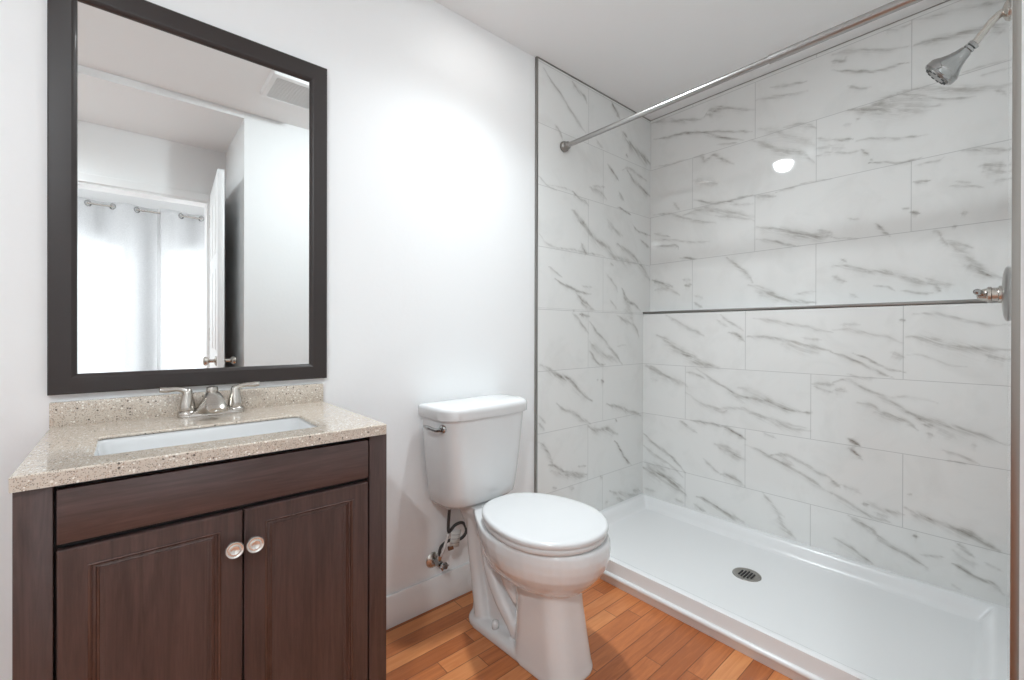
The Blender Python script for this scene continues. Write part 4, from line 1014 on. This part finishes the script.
bm = bmesh.new(); loft(bm, [rrect(0, -0.12, 0.055, 0.045, 0.03, z, 6) for z in (0.443, 0.4475)]); mesh_obj('tank_gasket', bm, M_rubber, toilet)
# flush lever on the rounded left corner
c45 = Vector((-0.1985, -0.158, 0.757)); nrm = Vector((-0.90, -0.43, 0)).normalized(); tg = Vector((-0.30, 0.95, 0)).normalized()
bm = bmesh.new(); lathe(bm, [(0.0150, -0.004), (0.0155, 0.003), (0.012, 0.007), (0.008, 0.009), (0.008, 0.018), (0.0, 0.020)], c45, nrm, 24)
P = bez([c45+nrm*0.014, c45+nrm*0.020+tg*0.02+Vector((0, 0, -0.003)), c45+nrm*0.021+tg*0.05+Vector((0, 0, 0.002)), c45+nrm*0.016+tg*0.078+Vector((0, 0, 0.006))], 6)
tube(bm, P, [0.0100, 0.0085, 0.0080, 0.0095, 0.0060], 14, 0.8)
mesh_obj('flush_lever', bm, M_chrome, toilet, autosmooth=50)
for s in (-1, 1):
    bm = bmesh.new(); lathe(bm, [(0.013, 0), (0.0135, 0.018), (0.011, 0.026), (0.005, 0.030), (0.0, 0.031)], (s*0.066, -0.300, 0.034), (0, 0, 1), 22)
    mesh_obj('bolt_cap', bm, M_ceramic, toilet, smooth=True)

# ================================================================ water supply
t = thing('shutoff_valve', 'small chrome shutoff valve with round wall plate left of the toilet', 'valve', (0.9305, 0, 0.191))
bm = bmesh.new(); lathe(bm, [(0.031, 0), (0.0315, 0.002), (0.027, 0.006), (0.016, 0.011), (0.010, 0.012)], (0, -0.0003, 0), (0, -1, 0), 32); mesh_obj('wall_plate', bm, M_nickel, t, autosmooth=40)
bm = bmesh.new(); tube(bm, [(0, -0.006, 0), (0.004, -0.030, 0.0)], 0.0095, 14)
lathe(bm, [(0.0, 0), (0.013, 0.001), (0.013, 0.026), (0.010, 0.030), (0.0, 0.031)], (0.005, -0.026, 0), (0, -1, 0), 20)
lathe(bm, [(0.009, 0), (0.009, 0.014), (0.011, 0.015), (0.011, 0.026), (0.008, 0.028)], (0.005, -0.040, 0.006), (0, 0, 1), 8)
mesh_obj('valve_body', bm, M_chrome, t, autosmooth=40)
bm = bmesh.new(); rings = []
for y, k in ((-0.060, 0.7), (-0.063, 1.0), (-0.070, 1.0), (-0.073, 0.75)):
    rings.append([(0.012+0.019*k*math.cos(a)*(1+0.12*math.cos(6*a)), y, -0.004+0.013*k*math.sin(a)*(1+0.12*math.cos(6*a))) for a in [2*PI*i/36 for i in range(36)]])
loft(bm, rings); lathe(bm, [(0.005, 0), (0.005, 0.012)], (0.008, -0.053, -0.002), (0, -1, 0), 12)
mesh_obj('valve_handle', bm, M_chrome, t, autosmooth=40)
t = thing('supply_hose', 'dark braided water hose looping from the shutoff valve to the tank', 'hose', (0.933, -0.045, 0.232))
bm = bmesh.new()
W = lambda x, y, z: (x-0.93, y+0.045, z-0.235)
P = bez([W(0.9327, -0.040, 0.228), W(0.938, -0.048, 0.262), W(0.968, -0.060, 0.282), W(1.020, -0.066, 0.276), W(1.046, -0.066, 0.300), W(1.030, -0.064, 0.336), W(0.995, -0.062, 0.337), W(0.966, -0.062, 0.318), W(0.9605, -0.064, 0.345), W(0.9610, -0.072, 0.420)], 8)
tube(bm, P, 0.0062, 12)
mesh_obj('braided_tube', bm, M_hose, t, smooth=True)
bm = bmesh.new(); lathe(bm, [(0.012, 0), (0.017, 0.008), (0.017, 0.030), (0.012, 0.034)], W(0.961, -0.072, 0.415), (0, 0, 1), 10); mesh_obj('coupling_nut', bm, M_seat, t, autosmooth=40)
M_tag = simple('paper_tag', srgb(214, 214, 210), 0.6, bump_scale=30)
M_tagred = simple('copper_band', srgb(120, 76, 50), 0.4, 0.4, bump_scale=30)
M_tagline = simple('tag_print', srgb(150, 150, 150), 0.6, bump_scale=30)
bm = bmesh.new()
g = []
for k in range(13):
    u = k/12; x = 0.962+0.046*u; y = -0.074-0.006*math.sin(u*PI)
    g.append((bm.verts.new(W(x-0.004, y, 0.262-0.010*u)), bm.verts.new(W(x+0.008, y, 0.322-0.004*u))))
for k in range(12): bm.faces.new((g[k][0], g[k+1][0], g[k+1][1], g[k][1]))
tg_ = mesh_obj('paper_tag', bm, M_tag, t, smooth=True)
s_ = tg_.modifiers.new('thickness', 'SOLIDIFY'); s_.thickness = 0.0008
for dz_ in (0.014, 0.030, 0.046):
    bm = bmesh.new(); a = [bm.verts.new(W(0.964+0.04*k/6+0.003*dz_*60/2, -0.0752-0.006*math.sin((0.05+k/6*0.85)*PI), 0.262+dz_-0.008*k/6)) for k in range(7)]
    b2 = [bm.verts.new((v_.co.x, v_.co.y, v_.co.z+0.0022)) for v_ in a]
    for k in range(6): bm.faces.new((a[k], a[k+1], b2[k+1], b2[k]))
    mesh_obj('printed_line', bm, M_tagline, tg_)
bm = bmesh.new(); tube(bm, [W(0.956, -0.071, 0.256), W(0.975, -0.075, 0.258)], 0.0085, 12); mesh_obj('copper_band', bm, M_tagred, t, autosmooth=40)
bm = bmesh.new(); tube(bm, bez([W(0.9345, -0.052, 0.226), W(0.940, -0.066, 0.262), W(0.954, -0.074, 0.318)], 6), 0.0055, 10); mesh_obj('clear_sleeve', bm, M_seat, t, smooth=True)

M_satin = simple('satin_steel', (0.40, 0.39, 0.38), 0.28, 1.0, bump_scale=100, bump_strength=0.02)
# ================================================================ shower curtain rod
t = thing('shower_rod', 'chrome telescoping shower curtain rod spanning the shower opening', 'shower rod', (1.687, 0, 2.064))
yr = -1.5405
bm = bmesh.new(); tube(bm, [(0, -0.030, 0), (0, -1.00, 0)], 0.0120, 24); mesh_obj('inner_rod', bm, M_satin, t, autosmooth=40)
bm = bmesh.new(); lathe(bm, [(0.0148, 0), (0.0152, 0.003), (0.0152, 1.515-0.98)], (0, -0.98, 0), (0, -1, 0), 24); mesh_obj('outer_sleeve', bm, M_satin, t, autosmooth=40)
for y, s in ((-0.0125, -1), (yr, 1)):
    bm = bmesh.new(); lathe(bm, [(0.0265, 0), (0.0275, 0.003), (0.0275, 0.010), (0.0255, 0.016), (0.0205, 0.020), (0.0190, 0.034), (0.0155, 0.038), (0.012, 0.040)], (0, y, 0), (0, s, 0), 32)
    mesh_obj('end_flange', bm, M_darkchrome, t, autosmooth=45)
# ================================================================ shower head
yw = wall_y(2.0)
t = thing('showerhead', 'chrome shower head on an angled arm high on the right tile wall', 'shower head', (2.0, yw, 2.084))
bm = bmesh.new(); lathe(bm, [(0.031, 0), (0.031, 0.003), (0.025, 0.010), (0.013, 0.015), (0.011, 0.015)], (0, 0.0, 0), (0, 1, 0), 32); mesh_obj('wall_flange', bm, M_nickel, t, autosmooth=40)
q = lambda y, z: (0, y-0.0145-yw, z-2.09)
bm = bmesh.new(); tube(bm, bez([(0, 0.004, 0), q(-1.500, 2.0885), q(-1.482, 2.074), q(-1.462, 2.048), q(-1.441, 2.020)], 7), 0.0108, 18); mesh_obj('shower_arm', bm, M_nickel, t, smooth=True)
hd0 = Vector(q(-1.443, 2.023)); hd = Vector((0, 0.60, -0.80)).normalized()
hd = (Vector(q(-1.357, 1.957))-hd0).normalized()
bm = bmesh.new(); lathe(bm, [(0.011, -0.004), (0.0155, -0.002), (0.0155, 0.006), (0.012, 0.008), (0.0155, 0.010), (0.0155, 0.016), (0.012, 0.018)], hd0, hd, 10); mesh_obj('swivel_nut', bm, M_chrome, t, autosmooth=30)
bm = bmesh.new(); lathe(bm, [(0.012, 0.016), (0.0175, 0.022), (0.021, 0.036), (0.028, 0.052), (0.038, 0.068), (0.0465, 0.078), (0.0495, 0.084), (0.0485, 0.088), (0.0495, 0.091), (0.0495, 0.101), (0.046, 0.105), (0.0, 0.106)], hd0, hd, 40)
hb = mesh_obj('head_body', bm, M_chrome, t, autosmooth=40)
u = hd.cross(Vector((1, 0, 0))).normalized(); w_ = hd.cross(u)
bm = bmesh.new(); lathe(bm, [(0.041, 0.105), (0.039, 0.1085), (0.0, 0.1095)], hd0, hd, 36); mesh_obj('spray_face', bm, M_darkchrome, t, autosmooth=40)
for k in range(12):
    a = 2*PI*k/12; c_ = hd0+hd*0.108+(u*math.cos(a)+w_*math.sin(a))*0.0325
    bm = bmesh.new(); lathe(bm, [(0.0062, -0.002), (0.0056, 0.002), (0.0, 0.0025)], c_, hd, 10); mesh_obj('nozzle', bm, M_rubber, t)
# ================================================================ shower valve
vx = 2.0; yv = wall_y(vx)
t = thing('shower_valve', 'chrome shower valve with round plate and lever on the right tile wall', 'shower valve', (vx, yv, 1.2310))
t.rotation_euler = (0, 0, math.atan2(0.022, 0.9066))
bm = bmesh.new(); lathe(bm, [(0.082, 0), (0.083, 0.003), (0.078, 0.008), (0.060, 0.012), (0.034, 0.014), (0.030, 0.014)], (0, 0, 0), (0, 1, 0), 48); mesh_obj('round_plate', bm, M_satin, t, autosmooth=40)
bm = bmesh.new(); lathe(bm, [(0.026, 0.010), (0.026, 0.020), (0.021, 0.022), (0.021, 0.034), (0.0245, 0.036), (0.0245, 0.043), (0.020, 0.046), (0.016, 0.060), (0.013, 0.066), (0.0, 0.068)], (0, 0, 0), (0, 1, 0), 28); h = mesh_obj('valve_stem', bm, M_nickel, t, autosmooth=40)
bm = bmesh.new(); tube(bm, bez([(0.006, 0.050, 0.002), (-0.012, 0.058, 0.004), (-0.040, 0.062, 0.006), (-0.062, 0.064, 0.008)], 6), [0.013, 0.012, 0.010, 0.011, 0.009], 16, 0.85); mesh_obj('lever_handle', bm, M_chrome, t, smooth=True)
# ================================================================ ceiling fittings
M_emit, nt, b = newmat('lit_diffuser')
b.inputs['Base Color'].default_value = (1, 1, 1, 1); b.inputs['Emission Color'].default_value = (1, 0.985, 0.96, 1); b.inputs['Emission Strength'].default_value = LIGHT_STRENGTH
for pos, lab in ((LIGHT_POS, 'round white recessed ceiling light, lit, above the toilet'), (FILL_LIGHT_POS, 'round white recessed ceiling light, lit, over the entry behind the camera')):  # the entry fitting is added, for fill
    t = thing('ceiling_light', lab, 'ceiling light', pos)
    bm = bmesh.new(); lathe(bm, [(0.070, 0.0), (0.069, 0.004), (0.052, 0.007), (0.047, 0.004), (0.047, 0.0)], (0, 0, 0), (0, 0, -1), 48, cap=False); mesh_obj('light_rim', bm, M_trim, t, autosmooth=40)
    bm = bmesh.new(); lathe(bm, [(0.047, 0.0005), (0.047, 0.003), (0.0, 0.0032)], (0, 0, 0), (0, 0, -1), 40); mesh_obj('light_diffuser', bm, M_emit, t)
M_ventp = simple('vent_plastic', (0.78, 0.78, 0.775), 0.5, bump_scale=30)
t = thing('ceiling_vent', 'square white ceiling exhaust fan grille seen in the mirror', 'vent', (0.70, -1.10, ZC))
bm = bmesh.new()
def ring4(h_, z): return rrect(0, 0, h_, h_, 0.012, z, 4)
loft(bm, [ring4(0.148, 0.0), ring4(0.150, -0.008), ring4(0.142, -0.022), ring4(0.122, -0.026), ring4(0.122, -0.016), ring4(0.122, 0.0)], False, False, closed=True)
mesh_obj('vent_frame', bm, M_trim, t, autosmooth=40)
bm = bmesh.new(); add_box(bm, -0.122, 0.122, -0.122, 0.122, -0.020, -0.008)
for k in range(-8, 9): add_box(bm, -0.122, 0.122, k*0.0142-0.0036, k*0.0142+0.0036, -0.0235, -0.020)
mesh_obj('vent_grille', bm, M_ventp, t)
